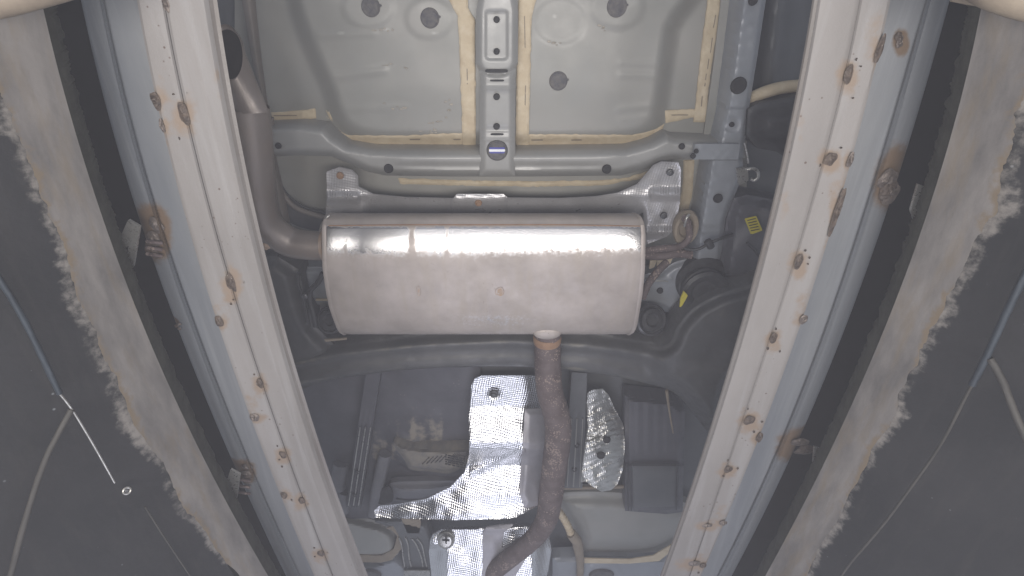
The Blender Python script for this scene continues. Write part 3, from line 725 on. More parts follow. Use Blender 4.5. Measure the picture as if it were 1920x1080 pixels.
# ---------------------------------------------------------------- exhaust: muffler, tail pipe, front pipe
ex = thing('exhaust_system', 'large dull steel muffler with tail pipe and rusty front pipe', 'exhaust', (0, .55, 1.1))
prof = [(400, 1.050), (401, 1.032), (403, 1.016), (408, 1.000), (415, .990), (422, .9850), (423, .9835), (430, .9800), (440, .9750), (450, .9705), (460, .9665), (470, .9630), (482, .9600), (500, .9575),
        (525, .9560), (550, .9560), (575, .958), (595, .9615), (608, .966), (617, .972), (623, .980), (626, .990), (627, 1.003)]
def mxl(v): return np.interp(v, [400, 404, 412, 425, 440, 500, 540, 580, 612, 622, 627], [622, 614, 610, 608, 608, 609, 614, 622, 634, 638, 646])
def mxr(v): return np.interp(v, [400, 404, 412, 425, 440, 500, 540, 580, 612, 622, 627], [1188, 1197, 1202, 1205, 1206, 1205, 1202, 1196, 1190, 1187, 1178])
ring = []
pv = np.array([p[0] for p in prof]); pz = np.array([p[1] for p in prof])
for v, z in zip(pv, pz): ring.append((float(W(960, v, z)[1]), z, float(W(mxl(v), v, z)[0]), float(W(mxr(v), v, z)[0])))
y0, z0_, a0, b0 = ring[0]; y1, z1_, a1, b1 = ring[-1]
for k in range(1, 12):
    t = k / 12; ang = math.pi * t
    yy = (y0 + y1) / 2 + (y1 - y0) / 2 * math.cos(ang); zz = 1.03 + .075 * math.sin(ang) ** .6 + (z1_ - 1.03) * (1 - t) * .5
    ring.append((yy, zz, a1 * (1 - t) + a0 * t, b1 * (1 - t) + b0 * t))
NX = 200; secs = []; at = []
for i in range(NX + 1):
    t = i / NX; sec = []
    for (y, z, xa, xb) in ring:
        e = min(t, 1 - t); zz = z + .0012 * math.exp(-e * 60)
        x = xa + (xb - xa) * t
        sec.append(Vector((x, y, zz + .0006 * noise.noise(Vector((x * 14, y * 14, 2))))))
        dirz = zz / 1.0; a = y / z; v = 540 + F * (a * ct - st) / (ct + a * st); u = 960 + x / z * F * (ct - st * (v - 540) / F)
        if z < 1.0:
            s_ = 1.08 * float(smst(np.array(v), 421, 426)) * (1 - float(smst(np.array(v), 440 + 10 * math.sin(u * .008 - 5.0), 508)))  # highlight put into the colour: pale glossy band, partly a polished strip
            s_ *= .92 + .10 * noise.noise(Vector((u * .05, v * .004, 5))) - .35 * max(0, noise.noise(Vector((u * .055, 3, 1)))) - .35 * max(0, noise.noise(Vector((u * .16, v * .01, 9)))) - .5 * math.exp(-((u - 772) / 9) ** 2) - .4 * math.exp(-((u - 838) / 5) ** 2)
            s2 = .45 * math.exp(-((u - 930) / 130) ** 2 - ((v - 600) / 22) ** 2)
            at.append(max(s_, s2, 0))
        else: at.append(0)
    secs.append(sec)
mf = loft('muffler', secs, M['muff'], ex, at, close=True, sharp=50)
for side in (0, 1):
    c = []; 
    for (y, z, xa, xb) in ring: c.append(Vector((xb if side else xa, y, z)))
    cen = sum(c, Vector()) / len(c); out = 1 if side else -1
    vs = []; N_ = len(c)
    for (f, o_) in ((1.006, -.004), (1.012, -.001), (1.012, .003), (.995, .005), (.96, .003), (.92, .004), (.5, .012), (.05, .014)):
        for p in c: vs.append(cen + (p - cen) * f + Vector((out * o_, 0, 0)))
    fc = [(i * N_ + k, i * N_ + (k + 1) % N_, (i + 1) * N_ + (k + 1) % N_, (i + 1) * N_ + k) for i in range(7) for k in range(N_)]
    mesh('end_cap', vs, fc, M['muff'], mf, [0] * len(vs))
# lock seam along the rear edge
tube('lock_seam', [(616, 423, .983), (760, 421.5, .983), (900, 421.5, .983), (1060, 421.5, .983), (1200, 424, .983)], .0011, M['rust_orange'], mf, 8)
blob('rust_spot', 937, 547, .9557, 9, 8, .0007, M['muff_spot'], mf, 3)
blob('rust_spot', 785, 545, .9557, 4, 9, .0006, M['muff_spot'], mf, 5)
# tail pipe
tp = tube('tail_pipe', [(464, 200, .985), (471, 250, .987), (477, 310, .99), (484, 370, 1.00), (500, 420, 1.01), (540, 452, 1.02), (580, 460, 1.02), (618, 461, 1.02)],
          [.036, .0365, .035, .033, .032, .0315, .031, .031], M['pipe'], ex, 32, 8, caps=False)
# slash-cut mouth
me_ = []; seg = 36
A_ = [P(428 + 28 * math.cos(a) + 5 * math.sin(a), 98 + 53 * math.sin(a), .968 - .016 * math.sin(a)) for a in np.linspace(0, 2 * math.pi, seg, endpoint=False)]
def off(f, dz): 
    cc = sum(A_, Vector()) / seg
    return [cc + (p - cc) * f + Vector((0, dz * .5, dz)) for p in A_]
B_ = [P(465 + 39.5 * math.cos(a), 209 + 4 * math.sin(a), .986 - .038 * math.sin(a)) for a in np.linspace(0, 2 * math.pi, seg, endpoint=False)]
vs = off(.955, .010) + off(.955, .0) + off(.98, -.0014) + off(1.0, 0) + B_
fc = [(i * seg + k, i * seg + (k + 1) % seg, (i + 1) * seg + (k + 1) % seg, (i + 1) * seg + k) for i in range(4) for k in range(seg)]
mesh('pipe_mouth', vs, fc, M['pipe'], tp)
mesh('pipe_bore', off(.965, .0045), [tuple(range(seg))], M['bore'], tp)  # flat dark disc closes the pipe just inside the lip
blob('rust_spot', 499, 462, .962, 7, 6, .004, M['muff_spot'], tp, 2)
tube('weld_ring', [(607, 461, 1.02), (613, 461, 1.02)], .0335, M['muff_spot'], tp, 24, 2)
tube('hanger_loop', [(600, 434, 1.01), (604, 420, 1.0), (612, 408, .995), (618, 404, .998)], .0022, M['zinc'], mf, 8)
# front pipe
fp = tube('front_pipe', [(1026, 604, 1.03), (1027, 630, 1.03), (1027, 685, 1.03), (1031, 735, 1.03), (1045, 785, 1.03), (1046, 825, 1.03), (1039, 880, 1.035), (1032, 935, 1.04), (1024, 975, 1.045), (1000, 1010, 1.05), (955, 1047, 1.06), (890, 1098, 1.08)],
          [.031, .0315, .0325, .0335, .0345, .035, .035, .035, .033, .030, .030, .031], M['rust'], ex, 32, 8, wobble=.03)
tube('weld_collar', [(1026, 628, 1.03), (1026, 634, 1.03), (1026, 641, 1.03)], [.032, .0338, .0325], M['rust_orange'], fp, 28, 4)
lathe('pipe_socket', 1026, 624, .982, [(28, -8), (27.5, -2), (25, 2), (20, 5), (12, 7), (3, 7.5)], M['muff'], mf, 26, squash=.55)

# rubber hanger and brown hanger rods right of the muffler
hg = thing('exhaust_hanger', 'brown rubber exhaust hanger ring with bent rods right of the muffler', 'hanger', P(1286, 425, 1.12))
lathe('rubber_ring', 1286, 428, 1.095, [(22, -14), (24, 0), (22, 5), (18, 6), (13, 3), (11, -4)], M['tan'], hg, 28, squash=1.5)
tube('hanger_rod', [(1208, 470, 1.06), (1240, 466, 1.065), (1275, 462, 1.075), (1292, 445, 1.08), (1290, 420, 1.075), (1283, 408, 1.07)], .0075, M['rust'], hg, 12)
tube('hanger_rod', [(1250, 492, 1.09), (1232, 510, 1.07), (1214, 535, 1.05), (1204, 560, 1.04)], .009, M['rust'], hg, 12)
tube('hanger_rod', [(1205, 478, 1.10), (1240, 480, 1.10), (1272, 475, 1.10), (1296, 478, 1.10)], .010, M['rust'], hg, 12)
tube('pin', [(1283, 424, 1.07), (1287, 410, 1.065), (1292, 402, 1.07)], .003, M['zinc'], hg, 8)
for k, (u, v) in enumerate(((1226, 496), (1240, 491), (1256, 489))):
    plate('seam_seal', [(u - 7, v - 7 + k), (u + 6, v - 8 + k), (u + 1, v + 5), (u - 9, v + 9)], 1.14, M['seal'], car, step=2)
cbx = thing('brake_cable', 'black cable with a rubber grommet crossing the frame rail', 'cable', P(1330, 460, 1.08))
tube('cable', [(1276, 462, 1.09), (1295, 468, 1.085), (1312, 466, 1.08), (1330, 456, 1.078), (1352, 447, 1.08), (1372, 440, 1.10)], .0034, M['rubber'], cbx, 10)
tube('grommet', [(1326, 451, 1.075), (1330, 457, 1.074), (1333, 463, 1.075)], .0085, M['rubber'], cbx, 12, 3)

# ---------------------------------------------------------------- body between muffler and front floor
plate('rear_floor', [(480, 400), (1330, 400), (1380, 560), (1380, 780), (540, 780)], lambda u, v, s: 1.22 + .002 * vnoise(u, v, 50, 1), M['paint_dark'], car, step=8)
sp = plate('spring_seat', crom([(1205, 520), (1240, 508), (1265, 492), (1300, 485), (1350, 490), (1362, 520), (1340, 560), (1290, 590), (1250, 585), (1205, 578)], 5), lambda u, v, s: 1.15 - .014 * smst(s, 0, 14) - .004 * np.exp(-((v - 524) / 4) ** 2) * (u < 1262), M['paint_blue'], car, step=3, thick=.04)
hole(1238, 546, 4, 1.134, sp)
tube('bead', [(1222, 527, 1.135), (1240, 526, 1.134), (1252, 527, 1.136)], .003, M['paint_light'], sp, 8)
plate('spring_seat', crom([(560, 505), (590, 500), (620, 505), (650, 520), (655, 575), (600, 572), (575, 555), (560, 530)], 5), lambda u, v, s: 1.15 - .012 * smst(s, 0, 12), M['paint_blue'], car, step=3, thick=.04)
o = plate('body_seam', [(592, 561), (660, 561), (660, 565), (592, 564)], 1.13, M['seal'], car, step=2)
plate('body_panel', [(600, 565), (665, 565), (665, 600), (600, 600)], 1.145, M['paint'], car, step=5)

# coil springs
def spring(label, u, v, r, Z0, Z1, turns, squash=1):
    root = thing('coil_spring', label, 'spring', P(u, v, Z1))
    s = mpp(v, Z0); c = P(u, v, Z0); N_ = int(turns * 30); pts = []
    for i in range(N_ + 1):
        a = 2 * math.pi * i / 30; z = Z0 + (Z1 - Z0) * i / N_
        pts.append(Vector((c.x + math.cos(a) * r * s, c.y + math.sin(a) * r * s * squash, z)))
    T, N = frames(pts); vs = []; fc = []; seg = 10
    for i, p in enumerate(pts):
        b = T[i].cross(N[i])
        for k in range(seg):
            a = 6.28318 * k / seg; vs.append(p + (N[i] * math.cos(a) + b * math.sin(a)) * .0075)
    for i in range(len(pts) - 1):
        for k in range(seg): fc.append((i * seg + k, i * seg + (k + 1) % seg, (i + 1) * seg + (k + 1) % seg, (i + 1) * seg + k))
    mesh('coil', vs, fc, M['rubber'], root)
    lathe('lower_seat', u, v, Z0 - .004, [(r * 1.1, -6), (r * 1.16, 2), (r * 1.0, 6), (r * .8, 5), (r * .6, -2)], M['rubber'], root, 28)
    return root
cs = spring('black coil spring at the right end of the axle with a yellow tag', 1322, 548, 38, 1.085, 1.17, 3.4)
lathe('spring_seat_cup', 1318, 528, 1.125, [(48, -22), (50, 0), (44, 7), (30, 9), (22, 2)], M['rubber'], cs, 32)
st1 = plate('yellow_tag', [(1282, 546), (1290, 554), (1280, 572), (1274, 578), (1276, 560)], 1.055, M['yellow'], cs, step=3)
for (u, v, r, lb) in ((1222, 600, 30, 'black round rubber bush below the right corner of the muffler'), (618, 600, 26, 'dark round rubber bush left of the muffler near the axle')):
    b_ = thing('rubber_bush', lb, 'bush', P(u, v, 1.10), 'rubber bushes either side of the muffler')
    lathe('outer_sleeve', u, v, 1.075, [(r, -30), (r * 1.02, 0), (r * .9, 3), (r * .82, 0)], M['dark_metal'], b_, 28, axis=(.25 if u > 900 else -.25, -.5, -1))
    lathe('core', u, v, 1.070, [(r * .8, -4), (r * .7, 3), (r * .45, 4), (r * .35, 0)], M['rubber'], b_, 24, axis=(.25 if u > 900 else -.25, -.5, -1))
# shock absorber / dark wheel cover right
dc = plate('suspension_cover', [(1352, 486), (1362, 410), (1376, 372), (1400, 365), (1440, 372), (1470, 380), (1470, 560), (1420, 560), (1390, 540), (1350, 520)], lambda u, v, s: 1.13 - .03 * smst(s, 0, 22) + .006 * np.sin((u + v) * .06), M['plastic'], None, step=5, thick=.06)
tag(dc, 'black suspension cover with a yellow sticker beside the right steel rail', 'cover')
sk = plate('yellow_sticker', [(1396, 410), (1418, 405), (1430, 432), (1408, 440)], 1.068, M['yellow'], dc, step=3, thick=.001)
for k in range(5): plate('print_line', [(1401 + k * 1.6, 413 + k * 4.8), (1417 + k * 1.8, 409 + k * 5), (1417.5 + k * 1.8, 410.3 + k * 5), (1401.5 + k * 1.6, 414.3 + k * 4.8)], 1.0668, M['black'], sk, step=1.2, thick=.0005)
tube('seam_rib', [(1400, 455, 1.09), (1422, 478, 1.085), (1432, 510, 1.085), (1430, 560, 1.09)], .003, M['dark_metal'], dc, 8)

# rear axle beam
AX = crom([(540, 672), (580, 655), (640, 645), (720, 634), (820, 622), (960, 618), (1100, 622), (1190, 636), (1245, 640), (1262, 610), (1290, 575), (1335, 548), (1390, 530), (1450, 520), (1450, 640), (1380, 720), (1360, 800), (1330, 810), (1300, 775), (1262, 735), (1200, 716), (1130, 702), (1040, 692), (960, 687), (860, 688), (760, 694), (660, 706), (600, 718), (560, 730), (535, 720)], 5)
def Zax(u, v, s):
    top = np.interp(u, [540, 640, 820, 960, 1100, 1200, 1300], [668, 646, 628, 622, 628, 640, 665]); bot = np.interp(u, [540, 600, 760, 960, 1130, 1262], [726, 716, 693, 687, 702, 735])
    t = (v - top) / (bot - top); arm = smst(u, 1200, 1270)
    zb = 1.10 - .035 * smst(t, -.1, .34) + .010 * smst(t, .3, .5) - .008 * smst(t, .55, .8)
    zb = zb + .02 * smst(t, .88, 1.05)
    za = 1.075 - .05 * smst(s, 0, 34) + .014 * np.exp(-(((u - 1338) / 30) ** 2 + ((v - 655) / 26) ** 2)) - .010 * np.exp(-((s - 8) / 5) ** 2)
    return zb * (1 - arm) + za * arm + .0015 * vnoise(u, v, 20, 8)
def ax_st(u, v):
    top = np.interp(u, [540, 640, 820, 960, 1100, 1200, 1300], [668, 646, 628, 622, 628, 640, 665]); bot = np.interp(u, [540, 600, 760, 960, 1130, 1262], [726, 716, 693, 687, 702, 735])
    t = (v - top) / (bot - top); a = .5 * np.exp(-((t - .28) / .08) ** 2) + .55 * np.exp(-((t - .92) / .06) ** 2) + .12
    a = a * (.7 + .6 * vnoise(u, v, 30, 12)); a = np.where(u > 1245, .18 + .15 * vnoise(u, v, 30, 12), a)
    return np.clip(a, 0, 1)
axl = plate('axle_beam', AX, Zax, M['beam'], None, step=3, thick=.05, attr=ax_st, sharp=60)
tag(axl, 'black curved rear axle beam with dried mud and a wide arm on the right', 'axle')
plate('mud_streak', [(608, 637), (650, 634), (650, 637), (610, 641)], 1.06, M['tan'], axl, step=2)
# left trailing arm and brake hoses
la = plate('trailing_arm', [(470, 480), (520, 480), (560, 505), (572, 560), (590, 610), (630, 650), (620, 680), (560, 720), (500, 720), (470, 600)], lambda u, v, s: 1.10 - .03 * smst(s, 0, 30) + .003 * vnoise(u, v, 25, 3), M['beam'], None, step=5, thick=.06)
tag(la, 'dark trailing arm left of the muffler', 'suspension arm')
o = tube('brake_hose', [(606, 512, 1.07), (596, 530, 1.068), (582, 545, 1.066), (582, 565, 1.066), (588, 590, 1.06), (592, 612, 1.06)], .0065, M['rubber'], None, 12); tag(o, 'thick black bent hose beside the left end of the muffler', 'hose')
bh = tube('brake_hose', [(560, 512, 1.07), (559, 530, 1.066), (566, 552, 1.064), (574, 580, 1.06), (578, 606, 1.06)], .0035, M['rubber'], None, 10); tag(bh, 'thin black hose with a metal union next to the thick bent hose', 'hose')
lathe('union_nut', 572, 555, 1.058, [(6, -4), (6, 3), (3, 5)], M['dark_metal'], bh, 6)

# ---------------------------------------------------------------- front floor, covers and tanks
def Zff(u, v, s): return 1.26 + .004 * vnoise(u, v, 45, 2) + .01 * smst(v, 940, 970)
plate('front_floor', [(480, 690), (1420, 690), (1420, 1200), (480, 1200)], Zff, M['paint_dark'], car, step=8)
# left black cover
LCV = [(540, 715), (600, 706), (760, 690), (900, 688), (900, 880), (870, 935), (800, 960), (690, 972), (600, 975), (540, 900)]
def Zlc(u, v, s):
    z = 1.185 + .0 * u
    z = z - .025 * np.exp(-(((u - 650) / 40) ** 2 + ((v - 890) / 40) ** 2)) - .02 * np.exp(-(((u - 640) / 26) ** 2 + ((v - 945) / 26) ** 2))
    # scooped air guide with a rounded lip
    d, _, _ = sdist(u, v, np.array([(728, 800), (800, 830), (835, 830), (878, 845), (878, 870), (840, 888), (780, 880), (750, 868), (730, 845)], float))
    z = z - .035 * smst(d, -8, 12) * smst(v, 790, 880) 
    d2, _, _ = sdist(u, v, np.array([(730, 905), (790, 890), (876, 880), (870, 905), (800, 930), (740, 935), (720, 925)], float)); z = z - .02 * smst(d2, -12, 12)
    z = z - .012 * np.exp(-((u - 700 - (v - 900) * .1) / 14) ** 2) * smst(v, 850, 900)
    return z + .003 * vnoise(u, v, 28, 21)
def lcst(u, v):
    a = .66 * np.exp(-(((u - 780) / 80) ** 2 + ((v - 815) / 48) ** 2)) + .62 * np.exp(-(((u - 720) / 30) ** 2 + ((v - 865) / 34) ** 2))
    return np.clip(a * (.75 + .5 * vnoise(u, v * .3, 9, 5)), 0, 1)
pc = plate('floor_cover', LCV, Zlc, M['plastic'], None, step=3.5, thick=.02, attr=lcst)
tag(pc, 'black plastic floor cover with dried mud splashes left of the foil shield', 'floor cover')
plate('air_guide', crom([(733, 906), (787, 902), (856, 901), (868, 900), (852, 917), (825, 929), (790, 936), (755, 936), (738, 925)], 5), lambda u, v, s: 1.150 - .022 * smst(s, 0, 20), M['dusty_plastic'], pc, step=3, thick=.02)
plate('scoop', crom([(738, 830), (775, 838), (830, 842), (878, 842), (879, 862), (866, 876), (842, 888), (806, 884), (770, 880), (758, 862), (745, 845)], 5), lambda u, v, s: 1.150 - .020 * smst(s, 0, 9) - .0 * u, M['plastic_mud'], pc, step=3, thick=.035)
plate('recess', crom([(716, 919), (732, 914), (736, 940), (708, 944)], 4), 1.135, M['black'], pc, step=2, thick=.005)
tube('cover_rib', [(722, 850, 1.165), (714, 885, 1.155), (706, 925, 1.150), (700, 962, 1.155)], .020, M['dusty_plastic'], pc, 16)
tube('cover_rib', [(640, 868, 1.165), (636, 890, 1.155), (634, 912, 1.160)], .024, M['dusty_plastic'], pc, 16)
tube('cover_rib', [(648, 922, 1.165), (646, 938, 1.158), (645, 955, 1.165)], .020, M['dusty_plastic'], pc, 16)
tube('cover_lip', [(742, 936, 1.15), (790, 938, 1.148), (838, 922, 1.146), (868, 898, 1.146), (878, 870, 1.15)], .005, M['paint_dark'], pc, 10)
# grille slats in the cover
for k in range(9):
    x = 858 + k * 3.2 - 14; plate('grille_rib', [(x - 8, 872 - k * .3), (x - 6.8, 872 - k * .3), (x + 9.5, 850), (x + 8.2, 850)], 1.126, M['rubber'], pc, step=1.5, thick=.003)
for k in range(5): plate('grille_rib', [(835 - k * .5, 853 + k * 4.2), (872, 861 + k * 4.0), (872, 862.2 + k * 4.0), (835, 854.4 + k * 4.2)], 1.126, M['rubber'], pc, step=1.5, thick=.003)
for k in range(5): plate('grille_rib', [(790 + k * 8, 872 - k), (791.4 + k * 8, 872 - k), (806 + k * 8, 858 - k), (804.6 + k * 8, 858 - k)], 1.126, M['rubber'], pc, step=1.5, thick=.003)

def ribbed(name, L0, L1, Z, label, nrib, holes, mat):
    """long bracket between two edge lines, ribs lengthwise"""
    (u0, v0), (u1, v1) = L0[0], L1[0]; (u2, v2), (u3, v3) = L0[1], L1[1]
    poly = [(u0, v0), (u1, v1), (u3, v3), (u2, v2)]
    def zf(u, v, s):
        t = np.clip((v - v0) / (v2 - v0), 0, 1); l = u0 + (u2 - u0) * t; r = u1 + (u3 - u1) * t; x = (u - l) / (r - l)
        return Z - .004 * (np.cos(x * math.pi * 2 * nrib) * .5 + .5) * smst(v, v0 + 60, v0 + 110)
    o = plate(name, poly, zf, mat, None, step=1.8, thick=.03)
    tag(o, label, 'bracket', 'long ribbed brackets under the floor')
    for k in range(3):
        t0 = (.15 + .35 * k); a = lambda t: (u0 + (u2 - u0) * t) * (1 - t0) + (u1 + (u3 - u1) * t) * t0; vv = lambda t: v0 + (v2 - v0) * t
        tube('rib', [(a(.4), vv(.4), Z - .006), (a(.7), vv(.7), Z - .007), (a(.99), vv(.99), Z - .006)], .0018, M['zinc'] if mat is M['plastic'] else M['paint_light'], o, 6, 4)
    for (u, v) in holes: lathe('screw', u, v, Z - .007, [(5, -3), (5, 1), (3, 2), (2, 0)], M['dark_metal'], o, 10)
    return o
rb = ribbed('ribbed_bracket', [(686, 702), (649, 950)], [(714, 698), (676, 952)], 1.14, 'long dark ribbed bracket running down the left floor cover', 3, [(671, 885), (664, 928)], M['plastic'])
rb2 = ribbed('ribbed_bracket', [(1072, 698), (1058, 915)], [(1101, 700), (1092, 916)], 1.15, 'shorter grey ribbed bracket right of the rusty pipe', 2, [(1082, 836), (1077, 881)], M['paint_dark'])

# big foil heat shield
BS = dense([(884, 722), (890, 710), (903, 704), (1000, 704), (1040, 712), (1060, 760), (1065, 860), (1050, 930), (1010, 948), (968, 970), (950, 973), (850, 975), (745, 972), (703, 970), (702, 957), (712, 948), (745, 945), (800, 935), (845, 913), (872, 884), (880, 850), (879, 780)], 8)
def Zbs(u, v, s):
    z = np.interp(v, [700, 730, 762, 772, 830, 842, 858, 872, 968, 980], [1.150, 1.142, 1.137, 1.128, 1.075, 1.073, 1.09, 1.094, 1.012, 1.008])
    left = 1 - smst(u, 700, 880); z = z + .02 * left
    z = z + .03 * smst(u, 975, 1035)
    d, _, _ = sdist(u, v, np.array([(884, 768), (985, 770), (985, 838), (925, 838), (884, 800)], float))
    z = z + .0 * d
    z = z + .010 * np.exp(-(((u - 925) / 10) ** 2 + ((v - 738) / 8) ** 2))
    z = z - .008 * np.exp(-((v - (885 - (u - 880) * .38)) / 7) ** 2) * (u > 880) * (u < 985)
    return z + .003 * vnoise(u, v, 40, 31) + .0015 * vnoise(u, v, 16, 32)
bs = plate('foil_heat_shield', BS, Zbs, M['foil'], car, step=3, thick=.003, roll=-.002, rollw=1.5)
tag(bs, 'large bright embossed foil heat shield beside the rusty pipe')
plate('shield_side', [(984, 768), (1015, 767), (1050, 768), (1056, 830), (1052, 900), (1030, 942), (1004, 949), (984, 953), (974, 925), (975, 890), (980, 840)], lambda u, v, s: Zbs(u, v, s) - .006 - .006 * smst(s, 0, 12), M['foil_smooth'], bs, step=3, thick=.004)
lathe('shield_bolt', 926, 739, 1.134, [(9, -3), (8, 1), (5, 2), (5, 5), (2, 6)], M['dark_metal'], bs, 14)
# smaller foil shield right of the bracket
RS_ = dense([(1102, 737), (1112, 731), (1130, 729), (1142, 742), (1152, 765), (1168, 795), (1172, 835), (1168, 880), (1158, 908), (1146, 919), (1128, 922), (1110, 912), (1100, 904), (1089, 904), (1095, 850), (1102, 800), (1100, 760)], 6)
def Zrs(u, v, s): return 1.140 - .050 * smst(v, 760, 860) + .035 * np.clip((u - 1110) / 60, 0, 1) ** 1.5 - .012 * smst(v, 860, 915) + .0013 * np.sin(v * .62 + u * .25 + 2.2 * vnoise(u, v, 30, 43)) + .0045 * vnoise(u, v, 17, 41) + .002 * vnoise(u, v, 8, 42)
rs = plate('foil_heat_shield', RS_, Zrs, M['foil_fine'], car, step=2.5, thick=.003, roll=-.002, rollw=1.5)
tag(rs, 'small crinkled foil heat shield right of the ribbed bracket')
hole(1138, 826, 5, 1.105, rs); hole(1127, 855, 5.5, 1.085, rs)
plate('foil_tongue', [(984, 950), (1006, 930), (1008, 951), (990, 952)], 1.12, M['foil'], car, step=2)
# tan edge strip
t = tube('tan_strip', [(1050, 915, 1.165), (1110, 914, 1.165), (1178, 912, 1.165)], .006, M['tan'], car, 10)
# black boxes at right
bx = plate('side_cover', dense([(1172, 742), (1262, 752), (1285, 770), (1280, 960), (1250, 964), (1172, 958)], 10), lambda u, v, s: 1.15 - .02 * smst(s, 0, 10) - .012 * smst(v, 866, 872) + .006 * np.exp(-((v - 869) / 3) ** 2) + .0022 * np.sin(u * .34) * smst(s, 6, 16) * (1 - smst(v, 840, 860)), M['plastic'], None, step=4, thick=.05)
tag(bx, 'black square plastic cover right of the small crinkled shield', 'cover')
plate('cover_pad', [(1186, 874), (1268, 874), (1266, 950), (1188, 952)], 1.108, M['paint_dark'], bx, step=5, thick=.01, roll=.004)
for a in ([(1176, 870, 1.112), (1175, 910, 1.11), (1178, 957, 1.11)], [(1182, 872, 1.112), (1182, 910, 1.11), (1184, 957, 1.11)], [(1268, 870, 1.112), (1270, 910, 1.11), (1268, 955, 1.11)]): tube('edge_bead', a, .002, M['dark_metal'], bx, 8)
o = tube('support_rod', [(1250, 732, 1.07), (1255, 770, 1.07), (1262, 812, 1.07)], [.0045, .0028, .002], M['tan'], None, 8); tag(o, 'thin pale rod above the square black cover', 'rod')
# smooth tank bottom right
FT = crom([(1050, 925), (1180, 925), (1290, 945), (1300, 985), (1265, 1030), (1230, 1040), (1100, 1041), (1088, 1030), (1070, 985), (1052, 960)], 5)
ft = plate('floor_well', FT, lambda u, v, s: 1.20 - .035 * smst(s, 0, 35) + .002 * vnoise(u, v, 30, 51), M['paint'], car, step=5, thick=.03)
plate('floor_sill', [(1036, 1046), (1110, 1042), (1240, 1046), (1300, 1010), (1330, 1130), (1036, 1130)], lambda u, v, s: 1.175 - .012 * smst(s, 0, 12) - .006 * smst(1.3 - np.sqrt(((u - 1128) / 34) ** 2 + ((v - 1078) / 18) ** 2), 0, .3), M['paint_blue'], car, step=4, thick=.04, roll=.004)
lathe('rubber_plug', 1128, 1080, 1.152, [(24, -2), (22, 2), (18, 2.4), (14, 1), (8, 1)], M['plug'], car, 26, squash=.8)
seal2 = plate('seam_seal', dense([(1090, 1047), (1180, 1049), (1225, 1042), (1262, 1020), (1268, 1026), (1236, 1052), (1180, 1057), (1092, 1056)], 8), 1.152, M['seal'], car, step=2.5)
# corrugated sealant / bellows sleeve
bel = thing('bellows_sleeve', 'beige corrugated sleeve right of the rusty pipe near the bottom', 'sleeve', P(1060, 990, 1.14))
bp_ = []; br_ = []
for k in range(33):
    t = k / 32; bp_.append((1045 + 26 * t + 3 * math.sin(t * 3), 955 + 48 * t, 1.13)); br_.append(.010 + (.003 if k % 4 < 2 else -.001))
tube('bellows', bp_, br_, M['seal'], bel, 16, 2)
tube('sleeve', [(1070, 1000, 1.13), (1080, 1012, 1.13), (1085, 1030, 1.13), (1088, 1062, 1.135), (1086, 1100, 1.14)], [.017, .018, .017, .013, .012], M['tan'], bel, 16, wobble=.1)
# left tank, ribs and bottom pressings
tk = plate('floor_well', crom([(600, 962), (700, 975), (735, 990), (750, 1015), (742, 1045), (700, 1056), (650, 1052), (590, 1050)], 5), lambda u, v, s: 1.19 - .035 * smst(s, 0, 22), M['paint'], car, step=4, thick=.03)
plate('seam_seal', dense([(655, 1040), (715, 1042), (738, 1030), (745, 1005), (732, 992), (720, 992), (744, 984), (756, 1005), (752, 1030), (735, 1050), (715, 1055), (656, 1054)], 6), 1.158, M['tan'], car, step=2.5)
plate('floor_sill', [(600, 1056), (700, 1058), (740, 1045), (762, 1060), (800, 1068), (815, 1130), (600, 1130)], lambda u, v, s: 1.17 - .012 * smst(s, 0, 10) - .005 * smst(1.3 - np.sqrt(((u - 692) / 36) ** 2 + ((v - 1076) / 16) ** 2), 0, .3), M['paint_blue'], car, step=4, thick=.04, roll=.004)
lathe('rubber_plug', 695, 1079, 1.147, [(20, -2), (18, 2), (14, 2.2), (9, .5)], M['plug'], car, 24, squash=.8)
rp = plate('ribbed_floor', [(700, 978), (745, 972), (800, 985), (812, 1012), (806, 1075), (762, 1075), (752, 1020), (735, 990)], lambda u, v, s: 1.165 - .010 * smst(s, 0, 6), M['paint_dark'], car, step=3, thick=.03)
for (a, b, c) in ((750, 756, 761), (762, 767, 773), (778, 790, 795), (788, 796, 802)):
    tube('rib', [(a - (2 if a < 770 else 6), 1008 if a < 770 else 1010, 1.152), (a + 3, 1022, 1.150), (b + 0, 1045, 1.150), (c - 2, 1062, 1.150)], .0026, M['zinc'], rp, 10)
plate('label_plate', [(757, 1070), (806, 1070), (810, 1120), (758, 1120)], 1.14, M['zinc'], rp, step=4)
plate('floor_gusset', [(752, 972), (790, 975), (786, 1000), (764, 1000)], 1.155, M['tan'], car, step=4)
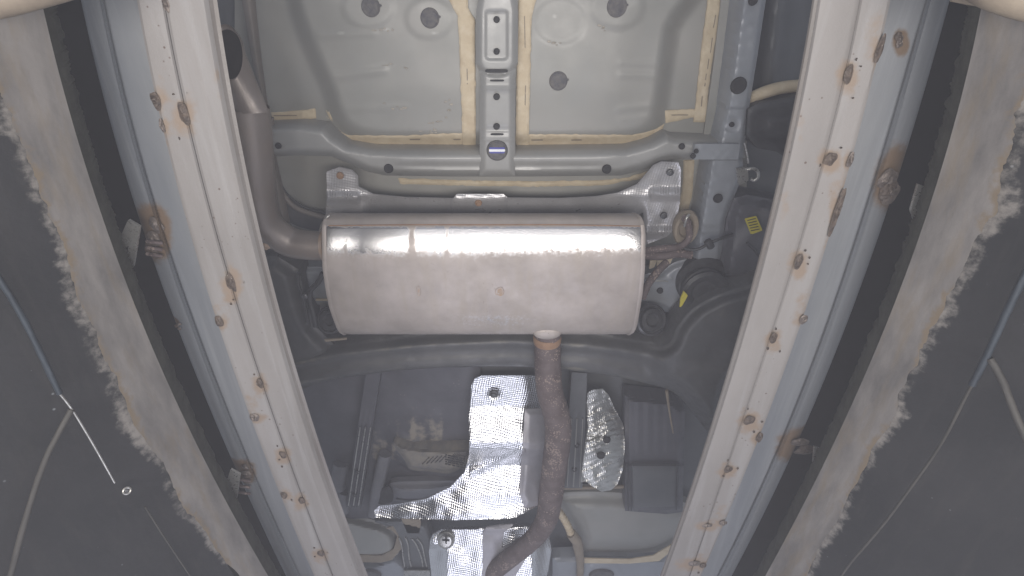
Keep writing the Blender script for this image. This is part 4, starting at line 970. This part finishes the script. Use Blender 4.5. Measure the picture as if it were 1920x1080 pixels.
# bottom foil heat shield
BF = dense([(807, 1010), (812, 1000), (830, 991), (870, 989), (990, 981), (1028, 996), (1034, 1030), (1028, 1070), (1010, 1130), (812, 1130), (808, 1070), (804, 1035)], 8)
def Zbf(u, v, s): return np.interp(v, [980, 992, 1000, 1090, 1130], [1.15, 1.135, 1.13, 1.045, 1.02]) + .04 * smst(u, 995, 1030) + .03 * (1 - smst(u, 808, 840)) * smst(v, 1020, 1030) + .0025 * vnoise(u, v, 20, 61)
bf = plate('foil_heat_shield', BF, Zbf, M['foil'], car, step=3, thick=.003, roll=.006, rollw=4)
tag(bf, 'bottom bright foil heat shield with a cross slotted bolt')
plate('pipe_shade_patch', [(905, 1130), (905, 1000), (912, 988), (940, 984), (965, 983), (944, 999), (941, 1028), (975, 1010), (1010, 1000), (960, 1060), (905, 1130)][:7] + [(990, 1004), (985, 1050), (960, 1090), (950, 1130)], lambda u, v, s: Zbf(u, v, s) - .004, M['foil_smooth'], bf, step=3, thick=.003)  # dull patch laid over the foil as the pipe's shadow and reflection
sb = lathe('shield_bolt', 836, 1013, 1.110, [(17, -5), (16, 1), (12, 3), (11, 5), (6, 5.5)], M['zinc'], bf, 24, axis=(0, -.6, -1))
for p in ([(829, 1010.5), (843, 1011.5), (843, 1015.5), (829, 1014.5)], [(834, 1005), (837.5, 1005), (838, 1020), (835, 1020)]): plate('cross_slot', p, 1.092, M['black'], sb, step=1.5, thick=.001)
# unseen lid added over everything, so no daylight enters from above
v_ = [(-2, -1.2, 1.45), (2, -1.2, 1.45), (2, 4.5, 1.45), (-2, 4.5, 1.45), (-2, -1.2, 1.5), (2, -1.2, 1.5), (2, 4.5, 1.5), (-2, 4.5, 1.5)]
mesh('daylight_lid', v_, [(0, 3, 2, 1), (4, 5, 6, 7), (0, 1, 5, 4), (1, 2, 6, 5), (2, 3, 7, 6), (3, 0, 4, 7)], M['void'], car, smooth=False)

# ---------------------------------------------------------------- thin scattering volume added to imitate lens glare
hm = bpy.data.materials.new('glare_volume'); hm.use_nodes = True; nt = hm.node_tree; nt.nodes.remove(nt.nodes['Principled BSDF'])
pvn = nt.nodes.new('ShaderNodeVolumePrincipled'); pvn.inputs['Density'].default_value = GLARE_DENSITY; pvn.inputs['Color'].default_value = (.90, .90, 1.0, 1); pvn.inputs['Anisotropy'].default_value = 0.0
nt.links.new(pvn.outputs[0], nt.nodes['Material Output'].inputs['Volume'])
x0, x1, y0h, y1h, z0h, z1h = -2.6, 2.6, -1.8, 5.2, -1.6, 1.62
hv = [(x, y, z) for z in (z0h, z1h) for (x, y) in ((x0, y0h), (x1, y0h), (x1, y1h), (x0, y1h))]
hz = mesh('glare_veil', hv, [(0, 3, 2, 1), (4, 5, 6, 7), (0, 1, 5, 4), (1, 2, 6, 5), (2, 3, 7, 6), (3, 0, 4, 7)], hm, None, smooth=False)
tag(hz, kind='stuff')
